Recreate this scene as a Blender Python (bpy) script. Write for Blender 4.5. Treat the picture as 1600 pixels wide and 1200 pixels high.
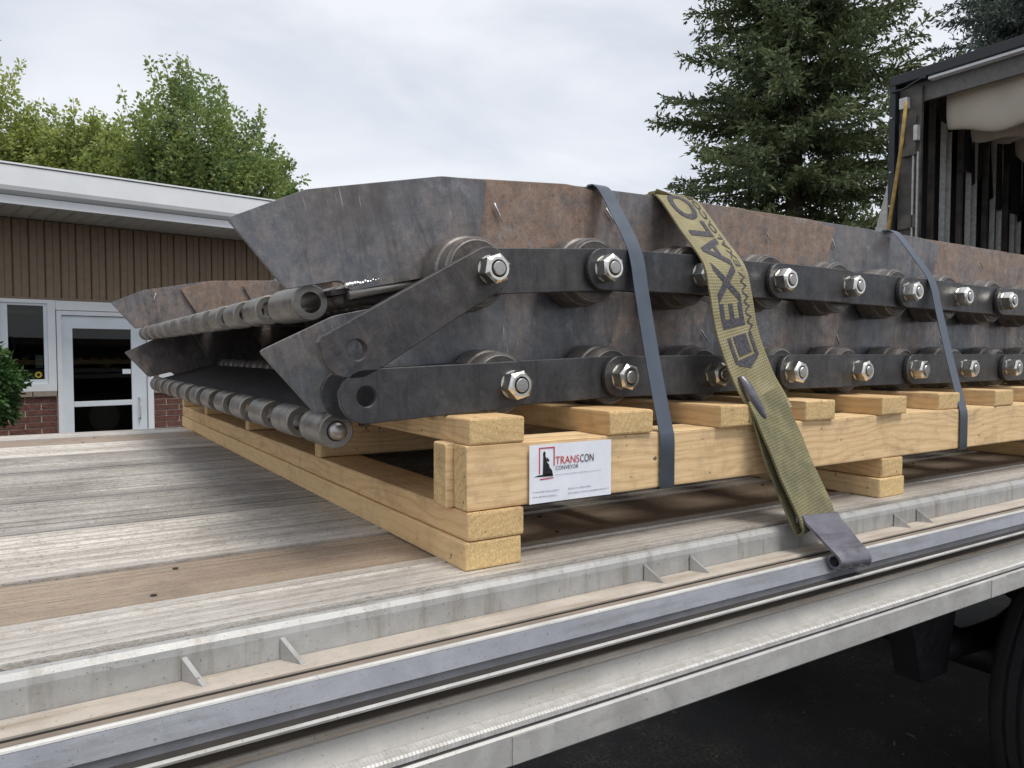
import bpy, bmesh, math, random
import numpy as np
from mathutils import Vector, Matrix

# ------------------------------------------------------------------ scene, camera, light
scene = bpy.context.scene
col = scene.collection
for o in list(bpy.data.objects):
    bpy.data.objects.remove(o)
R = math.radians
H = 1.75                      # eye height above the asphalt; heights below are given relative to the eye
YAW = R(32.3)
cam_d = bpy.data.cameras.new('camera')
cam = bpy.data.objects.new('camera', cam_d)
col.objects.link(cam)
cam.location = (0, 0, H)
cam.rotation_euler = (R(90 - 2.365), 0, -YAW)
cam_d.sensor_width = 36
cam_d.lens = 36 * 1162 / 1600
cam_d.clip_start = .02
cam_d.clip_end = 2000
scene.camera = cam
scene.render.resolution_x = 1024
scene.render.resolution_y = 768

SUN_EL, SUN_AZ = R(64), R(162)      # azimuth measured clockwise from +Y
world = bpy.data.worlds.new('World')
scene.world = world
world.use_nodes = True
wn = world.node_tree
wn.nodes.clear()
w_out = wn.nodes.new('ShaderNodeOutputWorld')
w_bg = wn.nodes.new('ShaderNodeBackground')
w_sky = wn.nodes.new('ShaderNodeTexSky')
w_sky.sky_type = 'NISHITA'
w_sky.sun_disc = False
w_sky.sun_elevation = SUN_EL
w_sky.sun_rotation = SUN_AZ
w_sky.air_density = 1.0
w_sky.dust_density = 1.5
w_tc = wn.nodes.new('ShaderNodeTexCoord')
w_map = wn.nodes.new('ShaderNodeMapping')
w_map.inputs['Scale'].default_value = (1.0, 1.0, 2.6)
w_map.inputs['Location'].default_value = (.35, .2, .1)
w_no = wn.nodes.new('ShaderNodeTexNoise')
w_no.inputs['Scale'].default_value = 2.6
w_no.inputs['Detail'].default_value = 6
w_no.inputs['Roughness'].default_value = .5
w_no.inputs['Distortion'].default_value = .5
w_ramp = wn.nodes.new('ShaderNodeValToRGB')
w_ramp.color_ramp.elements[0].position = .38
w_ramp.color_ramp.elements[0].color = (4.35, 4.6, 5.05, 1)
w_ramp.color_ramp.elements[1].position = .64
w_ramp.color_ramp.elements[1].color = (5.75, 5.85, 6.1, 1)
w_mix = wn.nodes.new('ShaderNodeMix')
w_mix.data_type = 'RGBA'
w_mix.inputs[0].default_value = .9
wn.links.new(w_tc.outputs['Generated'], w_map.inputs['Vector'])
wn.links.new(w_map.outputs['Vector'], w_no.inputs['Vector'])
wn.links.new(w_no.outputs['Fac'], w_ramp.inputs['Fac'])
wn.links.new(w_sky.outputs['Color'], w_mix.inputs[6])
wn.links.new(w_ramp.outputs['Color'], w_mix.inputs[7])
wn.links.new(w_mix.outputs[2], w_bg.inputs['Color'])
w_bg.inputs['Strength'].default_value = .1
wn.links.new(w_bg.outputs['Background'], w_out.inputs['Surface'])

sun_d = bpy.data.lights.new('sun', 'SUN')
sun_d.energy = 1.5
sun_d.angle = R(20)
sun_d.color = (1, .95, .88)
sun = bpy.data.objects.new('sun', sun_d)
col.objects.link(sun)
sun.location = (3, -6, 9)
sd = Vector((math.sin(SUN_AZ) * math.cos(SUN_EL), math.cos(SUN_AZ) * math.cos(SUN_EL), math.sin(SUN_EL)))
sun.rotation_euler = sd.to_track_quat('Z', 'Y').to_euler()

scene.view_settings.view_transform = 'Standard'
scene.view_settings.look = 'None'
scene.view_settings.gamma = 1
scene.view_settings.use_curve_mapping = False
scene.view_settings.exposure = 0.74

rnd = random.Random(7)

# ------------------------------------------------------------------ material helpers
class Mat:
    def __init__(s, name):
        s.m = bpy.data.materials.new(name)
        s.m.use_nodes = True
        s.nt = s.m.node_tree
        s.b = s.nt.nodes['Principled BSDF']
        s.out = s.nt.nodes['Material Output']
        s.tc = s.nt.nodes.new('ShaderNodeTexCoord')
        s.oi = s.nt.nodes.new('ShaderNodeObjectInfo')
        s._off = None

    def put(s, sock, v):
        if isinstance(v, bpy.types.NodeSocket):
            s.nt.links.new(v, sock)
        elif v is not None:
            if hasattr(sock, 'default_value'):
                try:
                    sock.default_value = v
                except Exception:
                    sock.default_value = (*v, 1) if len(v) == 3 else v

    def set(s, **kw):
        for k, v in kw.items():
            s.put(s.b.inputs[k.replace('_', ' ')], v)
        return s

    def coord(s, scale=(1, 1, 1), rand=True, gen=False):
        mp = s.nt.nodes.new('ShaderNodeMapping')
        s.nt.links.new(s.tc.outputs['Generated' if gen else 'Object'], mp.inputs['Vector'])
        mp.inputs['Scale'].default_value = scale
        if rand:
            if s._off is None:
                mu = s.nt.nodes.new('ShaderNodeMath')
                mu.operation = 'MULTIPLY'
                s.nt.links.new(s.oi.outputs['Random'], mu.inputs[0])
                mu.inputs[1].default_value = 37.3
                s._off = mu.outputs[0]
            ad = s.nt.nodes.new('ShaderNodeVectorMath')
            ad.operation = 'ADD'
            s.nt.links.new(mp.outputs[0], ad.inputs[0])
            s.nt.links.new(s._off, ad.inputs[1])
            return ad.outputs[0]
        return mp.outputs[0]

    def noise(s, vec, scale=5, detail=4, rough=.55, dist=0):
        n = s.nt.nodes.new('ShaderNodeTexNoise')
        s.put(n.inputs['Vector'], vec)
        n.inputs['Scale'].default_value = scale
        n.inputs['Detail'].default_value = detail
        n.inputs['Roughness'].default_value = rough
        n.inputs['Distortion'].default_value = dist
        return n.outputs['Fac']

    def voro(s, vec, scale=5, feature='F1'):
        n = s.nt.nodes.new('ShaderNodeTexVoronoi')
        n.feature = feature
        s.put(n.inputs['Vector'], vec)
        n.inputs['Scale'].default_value = scale
        return n.outputs['Distance']

    def math(s, op, a, b=0.0, c=None, clamp=False):
        n = s.nt.nodes.new('ShaderNodeMath')
        n.operation = op
        n.use_clamp = clamp
        s.put(n.inputs[0], a)
        s.put(n.inputs[1], b)
        if c is not None:
            s.put(n.inputs[2], c)
        return n.outputs[0]

    def sep(s, vec):
        n = s.nt.nodes.new('ShaderNodeSeparateXYZ')
        s.put(n.inputs[0], vec)
        return n.outputs

    def ramp(s, fac, a, b, lo=0.0, hi=1.0):
        n = s.nt.nodes.new('ShaderNodeMapRange')
        n.clamp = True
        s.put(n.inputs[0], fac)
        n.inputs[1].default_value = a
        n.inputs[2].default_value = b
        n.inputs[3].default_value = lo
        n.inputs[4].default_value = hi
        return n.outputs[0]

    def mix(s, f, a, b, blend='MIX'):
        n = s.nt.nodes.new('ShaderNodeMix')
        n.data_type = 'RGBA'
        n.blend_type = blend
        s.put(n.inputs[0], f)
        for i, v in ((6, a), (7, b)):
            if isinstance(v, bpy.types.NodeSocket):
                s.nt.links.new(v, n.inputs[i])
            else:
                n.inputs[i].default_value = (*v, 1)
        return n.outputs[2]

    def bump(s, h, strength=.3, dist=.002):
        n = s.nt.nodes.new('ShaderNodeBump')
        n.inputs['Strength'].default_value = strength
        n.inputs['Distance'].default_value = dist
        s.put(n.inputs['Height'], h)
        s.nt.links.new(n.outputs[0], s.b.inputs['Normal'])


def plain(name, c, rough=.5, metal=0.0, var=.15, scale=30, bump=.15):
    m = Mat(name)
    n = m.noise(m.coord(), scale, 5)
    f = m.ramp(n, .3, .7)
    d = tuple(max(0, x * (1 - var * 1.6)) for x in c)
    l = tuple(min(1, x * (1 + var)) for x in c)
    m.set(Base_Color=m.mix(f, d, l), Roughness=m.ramp(n, .3, .7, max(0, rough - .08), min(1, rough + .1)), Metallic=metal)
    if bump:
        m.bump(n, bump, .001)
    return m.m


def steel_mat(name, blue, brown, metal=.35, rough=.5, amount=None, scratch=True, sc=1.0, cloud=.45):
    """mill-scaled plate; the object colour's red channel says how rusty the piece is"""
    m = Mat(name)
    v = m.coord()
    big = m.noise(v, 7 * sc, 7, .68, .3)
    mid = m.noise(v, 45 * sc, 9, .78)
    fine = m.noise(v, 330 * sc, 4, .8)
    stv = m.nt.nodes.new('ShaderNodeMapping')
    m.nt.links.new(v, stv.inputs[0])
    stv.inputs['Scale'].default_value = (60, 60, 22)
    streak = m.noise(stv.outputs[0], 1.0, 6, .7)
    rust = m.sep(m.oi.outputs['Color'])[0] if amount is None else amount
    f = m.math('ADD', m.ramp(m.math('ADD', m.math('MULTIPLY', big, .6), m.math('MULTIPLY', mid, .4)), .38, .62, -cloud, cloud), rust, clamp=True)
    tex = m.math('ADD', m.math('MULTIPLY', mid, .5), m.math('ADD', m.math('MULTIPLY', fine, .25), m.math('MULTIPLY', streak, .25)))
    k = m.ramp(tex, .36, .64)
    c = m.mix(f, m.mix(k, tuple(x * .62 for x in blue), tuple(min(1, x * 1.4) for x in blue)),
              m.mix(k, tuple(x * .50 for x in brown), tuple(x * 1.55 for x in brown)))
    ob = m.math('MULTIPLY', m.ramp(m.noise(v, 42 * sc, 8, .8, .6), .53, .66), m.ramp(f, .5, 1.0, 0, .7))
    c = m.mix(ob, c, (.34, .165, .075))
    pale = m.math('MULTIPLY', m.ramp(m.noise(v, 24 * sc, 8, .8), .56, .70), .5)
    c = m.mix(pale, c, tuple(min(1, x * 2.3 + .03) for x in blue))
    sv2 = m.nt.nodes.new('ShaderNodeMapping')
    m.nt.links.new(v, sv2.inputs[0])
    sv2.inputs['Scale'].default_value = (26, 26, 3.2)
    st2 = m.noise(sv2.outputs[0], 1.0, 6, .7, .6)
    c = m.mix(m.math('MULTIPLY', m.ramp(st2, .52, .70, 0, .75), m.ramp(f, .3, .9, 1, .25)), c, tuple(x * .32 for x in blue))
    c = m.mix(m.ramp(m.noise(v, 10, 6, .65, 1.2), .55, .68, 0, .5), c, tuple(x * .5 for x in blue))
    c = m.mix(m.math('MULTIPLY', m.ramp(st2, .26, .40, .5, 0), m.ramp(f, .3, .9, 1, .3)), c, tuple(min(1, x * 2.0 + .02) for x in blue))
    c = m.mix(m.math('MULTIPLY', m.ramp(m.noise(v, 190 * sc, 3, .6), .60, .68), m.ramp(f, .25, 1.0, .08, .7)), c, (.06, .045, .04))
    warm = m.math('MULTIPLY', m.ramp(m.noise(v, 4.5, 3, .5), .50, .68), m.ramp(f, 0, .6, .45, 0))
    c = m.mix(warm, c, tuple(a * .55 for a in brown))
    if scratch:
        gate = m.ramp(m.noise(v, 11, 2), .50, .60, 0, .7)
        for rot, thr in ((.35, .735), (-.7, .745), (1.1, .75), (-1.3, .765)):
            mp = m.nt.nodes.new('ShaderNodeMapping')
            m.nt.links.new(v, mp.inputs[0])
            mp.inputs['Rotation'].default_value = (0, rot, 0)
            mp.inputs['Scale'].default_value = (330, 60, 22)
            s1 = m.noise(mp.outputs[0], 1.0, 1, .4)
            c = m.mix(m.math('MULTIPLY', m.ramp(s1, thr, thr + .05), gate), c, (.48, .46, .43))
    m.set(Base_Color=c, Metallic=m.ramp(f, 0, 1, metal, metal * .3),
          Roughness=m.math('ADD', m.ramp(tex, .35, .65, rough + .1, rough - .08), m.math('MULTIPLY', f, .12)))
    m.bump(m.math('ADD', mid, m.math('MULTIPLY', fine, .5)), .25, .0012)
    return m.m


def pine(name, light, dark, grey=0.0, dirt=.25):
    m = Mat(name)
    v = m.coord(rand=False)
    x, y, z = m.sep(v)
    rn = m.oi.outputs['Random']
    vr = m.coord()
    oy = m.ramp(rn, 0, 1, -.07, .05)
    oz = m.ramp(m.math('FRACT', m.math('MULTIPLY', rn, 7.31)), 0, 1, -.10, -.045)
    mp = m.nt.nodes.new('ShaderNodeMapping')
    m.nt.links.new(vr, mp.inputs[0])
    mp.inputs['Scale'].default_value = (2.6, 7, 7)
    slow = m.noise(mp.outputs[0], 1.0, 3, .5)
    dy = m.math('SUBTRACT', y, oy)
    dz = m.math('SUBTRACT', z, oz)
    r = m.math('SQRT', m.math('ADD', m.math('MULTIPLY', dy, dy), m.math('MULTIPLY', dz, dz)))
    r = m.math('ADD', r, m.math('MULTIPLY', m.math('SUBTRACT', slow, .5), .085))
    # knots: sparse cells that swell the rings
    mk = m.nt.nodes.new('ShaderNodeMapping')
    m.nt.links.new(vr, mk.inputs[0])
    mk.inputs['Scale'].default_value = (3.2, 11, 11)
    kn = m.voro(mk.outputs[0], 1.0)
    kf = m.ramp(kn, .05, .30, 1, 0)
    r = m.math('ADD', r, m.math('MULTIPLY', kf, .012))
    wob = m.noise(vr, 14, 3, .6)
    r = m.math('ADD', r, m.math('MULTIPLY', wob, .008))
    ring = m.math('SINE', m.math('MULTIPLY', r, 2 * math.pi / .0115))
    band = m.ramp(m.noise(r, 60, 2, .5), .3, .7, .25, 1.0)
    ringf = m.math('MULTIPLY', m.math('POWER', m.ramp(ring, -1, 1), 3.0), band)
    mf = m.nt.nodes.new('ShaderNodeMapping')
    m.nt.links.new(vr, mf.inputs[0])
    mf.inputs['Scale'].default_value = (14, 420, 420)
    fib = m.noise(mf.outputs[0], 1.0, 3, .6)
    tone = m.ramp(m.math('FRACT', m.math('MULTIPLY', rn, 3.77)), 0, 1, 0, 1)
    base = m.mix(tone, light, tuple(a * .84 * k for a, k in zip(light, (1, .86, .70))))
    c = m.mix(m.math('MULTIPLY', ringf, .55), base, dark)
    c = m.mix(m.ramp(fib, .42, .75, 0, .5), c, dark)
    kd = m.ramp(kn, .03, .085, 1, 0)
    c = m.mix(m.math('MULTIPLY', kd, .85), c, (.13, .06, .03))
    # end grain soaks darker and more orange
    nx = m.math('ABSOLUTE', m.sep(m.tc.outputs['Normal'])[0])
    endf = m.ramp(nx, .75, .95)
    speck = m.noise(vr, 320, 3, .7)
    endc = m.mix(m.ramp(speck, .35, .65), tuple(a * .60 * k for a, k in zip(light, (1, .86, .62))), tuple(a * .88 * k for a, k in zip(light, (1, .95, .8))))
    endc = m.mix(m.math('MULTIPLY', ringf, .4), endc, tuple(a * .8 for a in dark))
    c = m.mix(endf, c, endc)
    dn = m.noise(vr, 17, 5, .7)
    c = m.mix(m.ramp(dn, .50, .68, 0, dirt * 1.3), c, (.14, .10, .07))
    spots = m.ramp(m.noise(vr, 80, 2, .5), .715, .74, 0, .85)
    c = m.mix(spots, c, (.05, .035, .025))
    if grey:
        c = m.mix(grey, c, (.36, .32, .28))
    m.set(Base_Color=c, Roughness=.68)
    m.bump(m.math('ADD', m.math('MULTIPLY', ringf, .4), fib), .25, .0008)
    return m.m


def tread_mat(name, base, dirt, metal=.25, knurl=.0):
    """weathered extruded aluminium floor, streaked along X"""
    m = Mat(name)
    v = m.coord()
    st = m.nt.nodes.new('ShaderNodeMapping')
    m.nt.links.new(v, st.inputs[0])
    st.inputs['Scale'].default_value = (.7, 110, 110)
    a = m.noise(st.outputs[0], 1.0, 6, .7)
    b = m.noise(v, 5, 6, .65, .4)
    fine = m.noise(v, 180, 4, .75)
    sf = m.nt.nodes.new('ShaderNodeMapping')
    m.nt.links.new(v, sf.inputs[0])
    sf.inputs['Scale'].default_value = (45, 230, 230)
    pit = m.noise(sf.outputs[0], 1.0, 7, .8)
    c = m.mix(m.ramp(m.math('ADD', m.math('MULTIPLY', a, .6), m.math('MULTIPLY', b, .4)), .40, .62), base, dirt)
    c = m.mix(m.ramp(pit, .53, .66, 0, .7), c, tuple(x * .45 for x in dirt))
    c = m.mix(m.ramp(pit, .32, .44, .5, 0), c, tuple(min(.85, x * 1.30) for x in base))
    ln_ = m.nt.nodes.new('ShaderNodeMapping')
    m.nt.links.new(v, ln_.inputs[0])
    ln_.inputs['Scale'].default_value = (.3, 260, 260)
    lines = m.noise(ln_.outputs[0], 1.0, 3, .6)
    c = m.mix(m.ramp(lines, .53, .66, 0, .6), c, tuple(x * .38 for x in dirt))
    c = m.mix(m.ramp(m.noise(v, 2.6, 5, .65, .8), .52, .70, 0, .5), c, tuple(x * .6 for x in dirt))
    c = m.mix(m.ramp(fine, .58, .70, 0, .65), c, (.09, .075, .06))
    # knurl of small transverse bumps on the ribs
    x, y, z = m.sep(m.coord(rand=False))
    kn = m.math('SINE', m.math('MULTIPLY', x, 2 * math.pi / .019))
    m.set(Base_Color=c, Metallic=metal, Roughness=m.ramp(fine, .3, .7, .42, .68))
    m.bump(m.math('ADD', m.math('MULTIPLY', kn, knurl), fine), .6, .0028)
    return m.m


def galv_mat(name, base, rough=.42, metal=.6, dirt=(.30, .26, .21), dirtf=.5, streak=False):
    m = Mat(name)
    v = m.coord()
    st = m.nt.nodes.new('ShaderNodeMapping')
    m.nt.links.new(v, st.inputs[0])
    st.inputs['Scale'].default_value = (40, 40, 4) if streak else (4, 40, 40)
    a = m.noise(st.outputs[0], 1.0, 5, .65)
    b = m.noise(v, 14, 6, .7, .5)
    f = m.noise(v, 240, 3, .7)
    c = m.mix(m.ramp(b, .3, .7), tuple(x * .82 for x in base), tuple(min(1, x * 1.12) for x in base))
    c = m.mix(m.ramp(a, .5, .74, 0, dirtf), c, dirt)
    c = m.mix(m.ramp(f, .62, .73, 0, .7), c, (.06, .055, .05))
    m.set(Base_Color=c, Metallic=metal, Roughness=m.ramp(b, .3, .7, rough - .08, rough + .16))
    m.bump(m.math('ADD', f, b), .2, .0012)
    return m.m


def leaf_mat(name, a, b, yellow, trans=.35, scale=.9):
    m = Mat(name)
    v = m.coord()
    big = m.noise(v, scale, 3)
    sm = m.noise(v, 9, 2)
    c = m.mix(m.ramp(big, .38, .62), a, b)
    c = m.mix(m.ramp(sm, .52, .7, 0, .8), c, yellow)
    m.set(Base_Color=c, Roughness=.55)
    m.b.inputs['Specular IOR Level'].default_value = .3
    tr = m.nt.nodes.new('ShaderNodeBsdfTranslucent')
    m.nt.links.new(c, tr.inputs[0])
    mx = m.nt.nodes.new('ShaderNodeMixShader')
    mx.inputs[0].default_value = trans
    m.nt.links.new(m.b.outputs[0], mx.inputs[1])
    m.nt.links.new(tr.outputs[0], mx.inputs[2])
    m.nt.links.new(mx.outputs[0], m.out.inputs['Surface'])
    return m.m


MT = {}
MT['wing'] = steel_mat('mill_scale_plate', (.152, .160, .175), (.235, .168, .128), .45, .36)
MT['pan'] = steel_mat('pan_plate_steel', (.022, .022, .024), (.035, .026, .022), .2, .65, .2, False)
MT['bar'] = steel_mat('link_bar_steel', (.042, .047, .058), (.110, .088, .070), .50, .36, None, False, 1.0, .25)
MT['bar_clean'] = steel_mat('dark_link_bar_steel', (.050, .053, .060), (.095, .080, .068), .45, .40, None, False, .7, .16)
MT['roller'] = steel_mat('roller_steel', (.155, .148, .142), (.185, .155, .13), .5, .40, .25, False, 1.0, .25)
MT['barrel'] = galv_mat('turned_barrel_steel', (.27, .255, .235), .36, .75, (.10, .08, .065), .8)
MT['zinc'] = galv_mat('zinc_plated_nut', (.78, .77, .72), .24, 1.0, (.35, .31, .24), .6)
MT['bolt'] = galv_mat('bolt_end_steel', (.45, .44, .43), .35, .9, (.25, .17, .12), .6)
MT['weld'] = galv_mat('weld_bead_metal', (.75, .75, .74), .3, .9, (.3, .3, .3), .3)
MT['pine'] = pine('fresh_pine', (.84, .65, .39), (.48, .275, .11))
MT['pine_pale'] = pine('pale_pine', (.86, .68, .40), (.60, .38, .17), 0, .2)
MT['deck_wood'] = tread_mat('weathered_deck_wood', (.40, .315, .235), (.25, .185, .135), 0, 0)
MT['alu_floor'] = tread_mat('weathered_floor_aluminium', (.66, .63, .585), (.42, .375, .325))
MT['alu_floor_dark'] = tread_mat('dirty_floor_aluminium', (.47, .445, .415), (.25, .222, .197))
MT['galv'] = galv_mat('galvanised_edge', (.43, .43, .42), .5, .4, (.22, .19, .15), .8, True)
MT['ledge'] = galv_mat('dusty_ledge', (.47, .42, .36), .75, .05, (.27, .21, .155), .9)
MT['ledge_dark'] = galv_mat('grime_and_shade_ledge', (.26, .215, .175), .8, .0, (.12, .095, .075), .9)  # grime for the dirt channel, painted shade for the recess
MT['rub'] = galv_mat('rub_rail_aluminium', (.31, .32, .35), .46, .5, (.15, .145, .14), .7)
MT['lower'] = galv_mat('side_rail_aluminium', (.46, .445, .415), .55, .2, (.27, .24, .19), .65)
MT['lip'] = galv_mat('bright_lip_aluminium', (.62, .61, .58), .45, .3, (.38, .35, .30), .5)
def rib_lip():
    m = Mat('ribbed_lip_aluminium')
    v = m.coord(rand=False)
    x = m.sep(v)[0]
    w = m.ramp(m.math('SINE', m.math('MULTIPLY', x, 2 * math.pi / .0095)), -.3, .5)
    n = m.noise(v, 60, 5, .7)
    c = m.mix(m.ramp(n, .35, .7), (.70, .695, .68), (.50, .48, .45))
    m.set(Base_Color=c, Roughness=.45, Metallic=.3)
    m.bump(w, .45, .003)
    return m.m


MT['lip_rib'] = rib_lip()
MT['rail_face'] = galv_mat('rail_face_aluminium', (.50, .495, .48), .5, .3, (.34, .31, .27), .5)
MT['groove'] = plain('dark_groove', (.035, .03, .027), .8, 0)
MT['black'] = plain('black_chassis_paint', (.018, .018, .02), .5)
MT['rubber'] = plain('tyre_rubber', (.022, .022, .023), .8, 0, .25, 60, .3)
MT['rim'] = galv_mat('wheel_rim_aluminium', (.62, .62, .62), .35, .8, (.3, .27, .23), .5)
MT['strap'] = plain('blued_steel_strap', (.105, .125, .155), .33, .6, .10, 12, .03)
MT['hook'] = galv_mat('hook_steel', (.20, .195, .225), .33, .65, (.05, .047, .047), .85)
MT['black_frame'] = plain('black_frame_paint', (.022, .024, .03), .45)
MT['grey_panel'] = plain('grey_header_panel', (.15, .145, .135), .7)
MT['post_panel'] = plain('grimy_post_metal', (.12, .11, .098), .6, .2, .35, 8)
MT['pale_metal'] = plain('pale_grey_metal', (.50, .49, .46), .5, .2)
MT['leg'] = plain('grey_bow_metal', (.62, .62, .60), .5, .05)
MT['yellow_pole'] = plain('yellow_pole_paint', (.40, .25, .06), .5, 0, .3, 20)
MT['white_trim'] = plain('white_trim_paint', (.80, .82, .84), .45, 0, .03, 6, .04)
MT['frame_white'] = plain('door_white_paint', (.74, .79, .83), .4, 0, .04, 5, .04)
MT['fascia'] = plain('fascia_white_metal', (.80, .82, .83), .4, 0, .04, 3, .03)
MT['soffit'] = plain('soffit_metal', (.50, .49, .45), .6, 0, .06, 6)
MT['siding'] = plain('brown_siding', (.235, .168, .110), .55, 0, .10, 14)
MT['brick'] = plain('red_brick', (.165, .070, .052), .85, 0, .4, 40, .5)
MT['mortar'] = plain('mortar', (.55, .48, .43), .9, 0, .15, 60)
MT['sill'] = plain('stone_sill', (.33, .28, .225), .8, 0, .15, 40)
MT['roof'] = plain('roof_membrane', (.30, .30, .30), .8)
MT['interior'] = plain('dark_room', (.045, .045, .042), .9)
MT['tan'] = plain('tan_blind', (.42, .31, .17), .7)
MT['paper'] = plain('white_card', (.78, .81, .88), .55, 0, .03, 40, .03)
MT['ink_black'] = plain('black_ink', (.012, .012, .014), .5, 0, .05, 40, 0)
MT['ink_red'] = plain('red_ink', (.52, .03, .035), .5, 0, .05, 40, 0)
MT['ink_grey'] = plain('grey_ink', (.36, .38, .42), .5, 0, .05, 40, 0)
MT['ink_yellow'] = plain('yellow_sticker', (.75, .60, .08), .5, 0, .05, 40, 0)
MT['print'] = plain('faded_strap_print', (.075, .072, .085), .85, 0, .5, 260, .2)
MT['bark'] = plain('bark', (.10, .075, .055), .9, 0, .3, 30, .5)
MT['leaf_lime'] = leaf_mat('lime_leaves', (.27, .35, .11), (.42, .48, .15), (.60, .57, .20), .5)
MT['leaf_green'] = leaf_mat('green_leaves', (.16, .25, .11), (.28, .37, .12), (.54, .53, .15), .48)
MT['needle'] = leaf_mat('spruce_needles', (.085, .118, .062), (.14, .175, .078), (.24, .27, .115), .3, 1.2)
MT['needle_blue'] = leaf_mat('blue_spruce_needles', (.085, .115, .10), (.125, .16, .135), (.18, .21, .17), .25, 1.2)
MT['shrub'] = leaf_mat('shrub_leaves', (.03, .075, .02), (.055, .12, .03), (.12, .19, .06), .2, 5)


def webbing(name, a, b, dirt):
    m = Mat(name)
    uv = m.nt.nodes.new('ShaderNodeUVMap')
    x, y, z = m.sep(uv.outputs[0])
    wv = m.math('SINE', m.math('MULTIPLY', y, 2 * math.pi / .0052))
    wx = m.math('SINE', m.math('MULTIPLY', x, 2 * math.pi / .0052))
    v = m.coord()
    n = m.noise(v, 26, 5, .7)
    fi = m.noise(v, 420, 3, .7)
    c = m.mix(m.ramp(n, .35, .7), a, b)
    c = m.mix(m.ramp(wv, .2, 1, 0, .35), c, tuple(k * .62 for k in b))
    c = m.mix(m.ramp(m.noise(v, 9, 4, .7), .45, .75, 0, dirt), c, (.10, .095, .055))
    c = m.mix(m.ramp(fi, .55, .75, 0, .5), c, tuple(k * .5 for k in b))
    m.set(Base_Color=c, Roughness=.85)
    m.bump(m.math('ADD', m.math('MULTIPLY', m.math('ADD', wv, wx), .4), fi), .5, .0012)
    return m.m


MT['web'] = webbing('yellow_webbing', (.36, .32, .185), (.24, .21, .11), .5)
MT['web_dark'] = webbing('soiled_webbing', (.27, .245, .125), (.14, .132, .075), .7)


def fabric(name, c, trans, rough=.8):
    m = Mat(name)
    v = m.coord()
    n = m.noise(v, 3, 4)
    cc = m.mix(m.ramp(n, .3, .7), tuple(x * .85 for x in c), c)
    m.set(Base_Color=cc, Roughness=rough)
    m.bump(m.noise(v, 9, 3), .3, .01)
    tr = m.nt.nodes.new('ShaderNodeBsdfTranslucent')
    m.nt.links.new(cc, tr.inputs[0])
    mx = m.nt.nodes.new('ShaderNodeMixShader')
    mx.inputs[0].default_value = trans
    m.nt.links.new(m.b.outputs[0], mx.inputs[1])
    m.nt.links.new(tr.outputs[0], mx.inputs[2])
    m.nt.links.new(mx.outputs[0], m.out.inputs['Surface'])
    return m.m


MT['tarp_beige'] = fabric('beige_tarp', (.74, .67, .57), .35)
MT['tarp_black'] = fabric('black_tarp', (.012, .014, .02), .0, .6)


def glass_mat():
    m = Mat('window_glass')
    fr = m.nt.nodes.new('ShaderNodeFresnel')
    fr.inputs[0].default_value = 1.52
    f = m.math('MULTIPLY', fr.outputs[0], .85, clamp=True)
    t = m.nt.nodes.new('ShaderNodeBsdfTransparent')
    t.inputs[0].default_value = (.45, .5, .48, 1)
    g = m.nt.nodes.new('ShaderNodeBsdfGlossy')
    g.inputs['Roughness'].default_value = .01
    mx = m.nt.nodes.new('ShaderNodeMixShader')
    m.nt.links.new(f, mx.inputs[0])
    m.nt.links.new(t.outputs[0], mx.inputs[1])
    m.nt.links.new(g.outputs[0], mx.inputs[2])
    m.nt.links.new(mx.outputs[0], m.out.inputs['Surface'])
    return m.m


MT['glass'] = glass_mat()


def asphalt():
    m = Mat('asphalt')
    v = m.coord(rand=False)
    a = m.noise(v, .7, 5, .6)
    f = m.noise(v, 140, 4, .75)
    c = m.mix(m.ramp(a, .35, .65), (.040, .040, .042), (.062, .061, .060))
    c = m.mix(m.ramp(f, .54, .70, 0, .9), c, (.24, .22, .185))
    g = m.ramp(m.noise(v, 2.3, 5, .7), .50, .66, 0, .8)
    c = m.mix(m.math('MULTIPLY', g, m.ramp(m.noise(v, 60, 3, .7), .45, .6)), c, (.22, .18, .13))
    m.set(Base_Color=c, Roughness=.85)
    m.bump(f, .6, .006)
    return m.m


MT['asphalt'] = asphalt()

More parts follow.
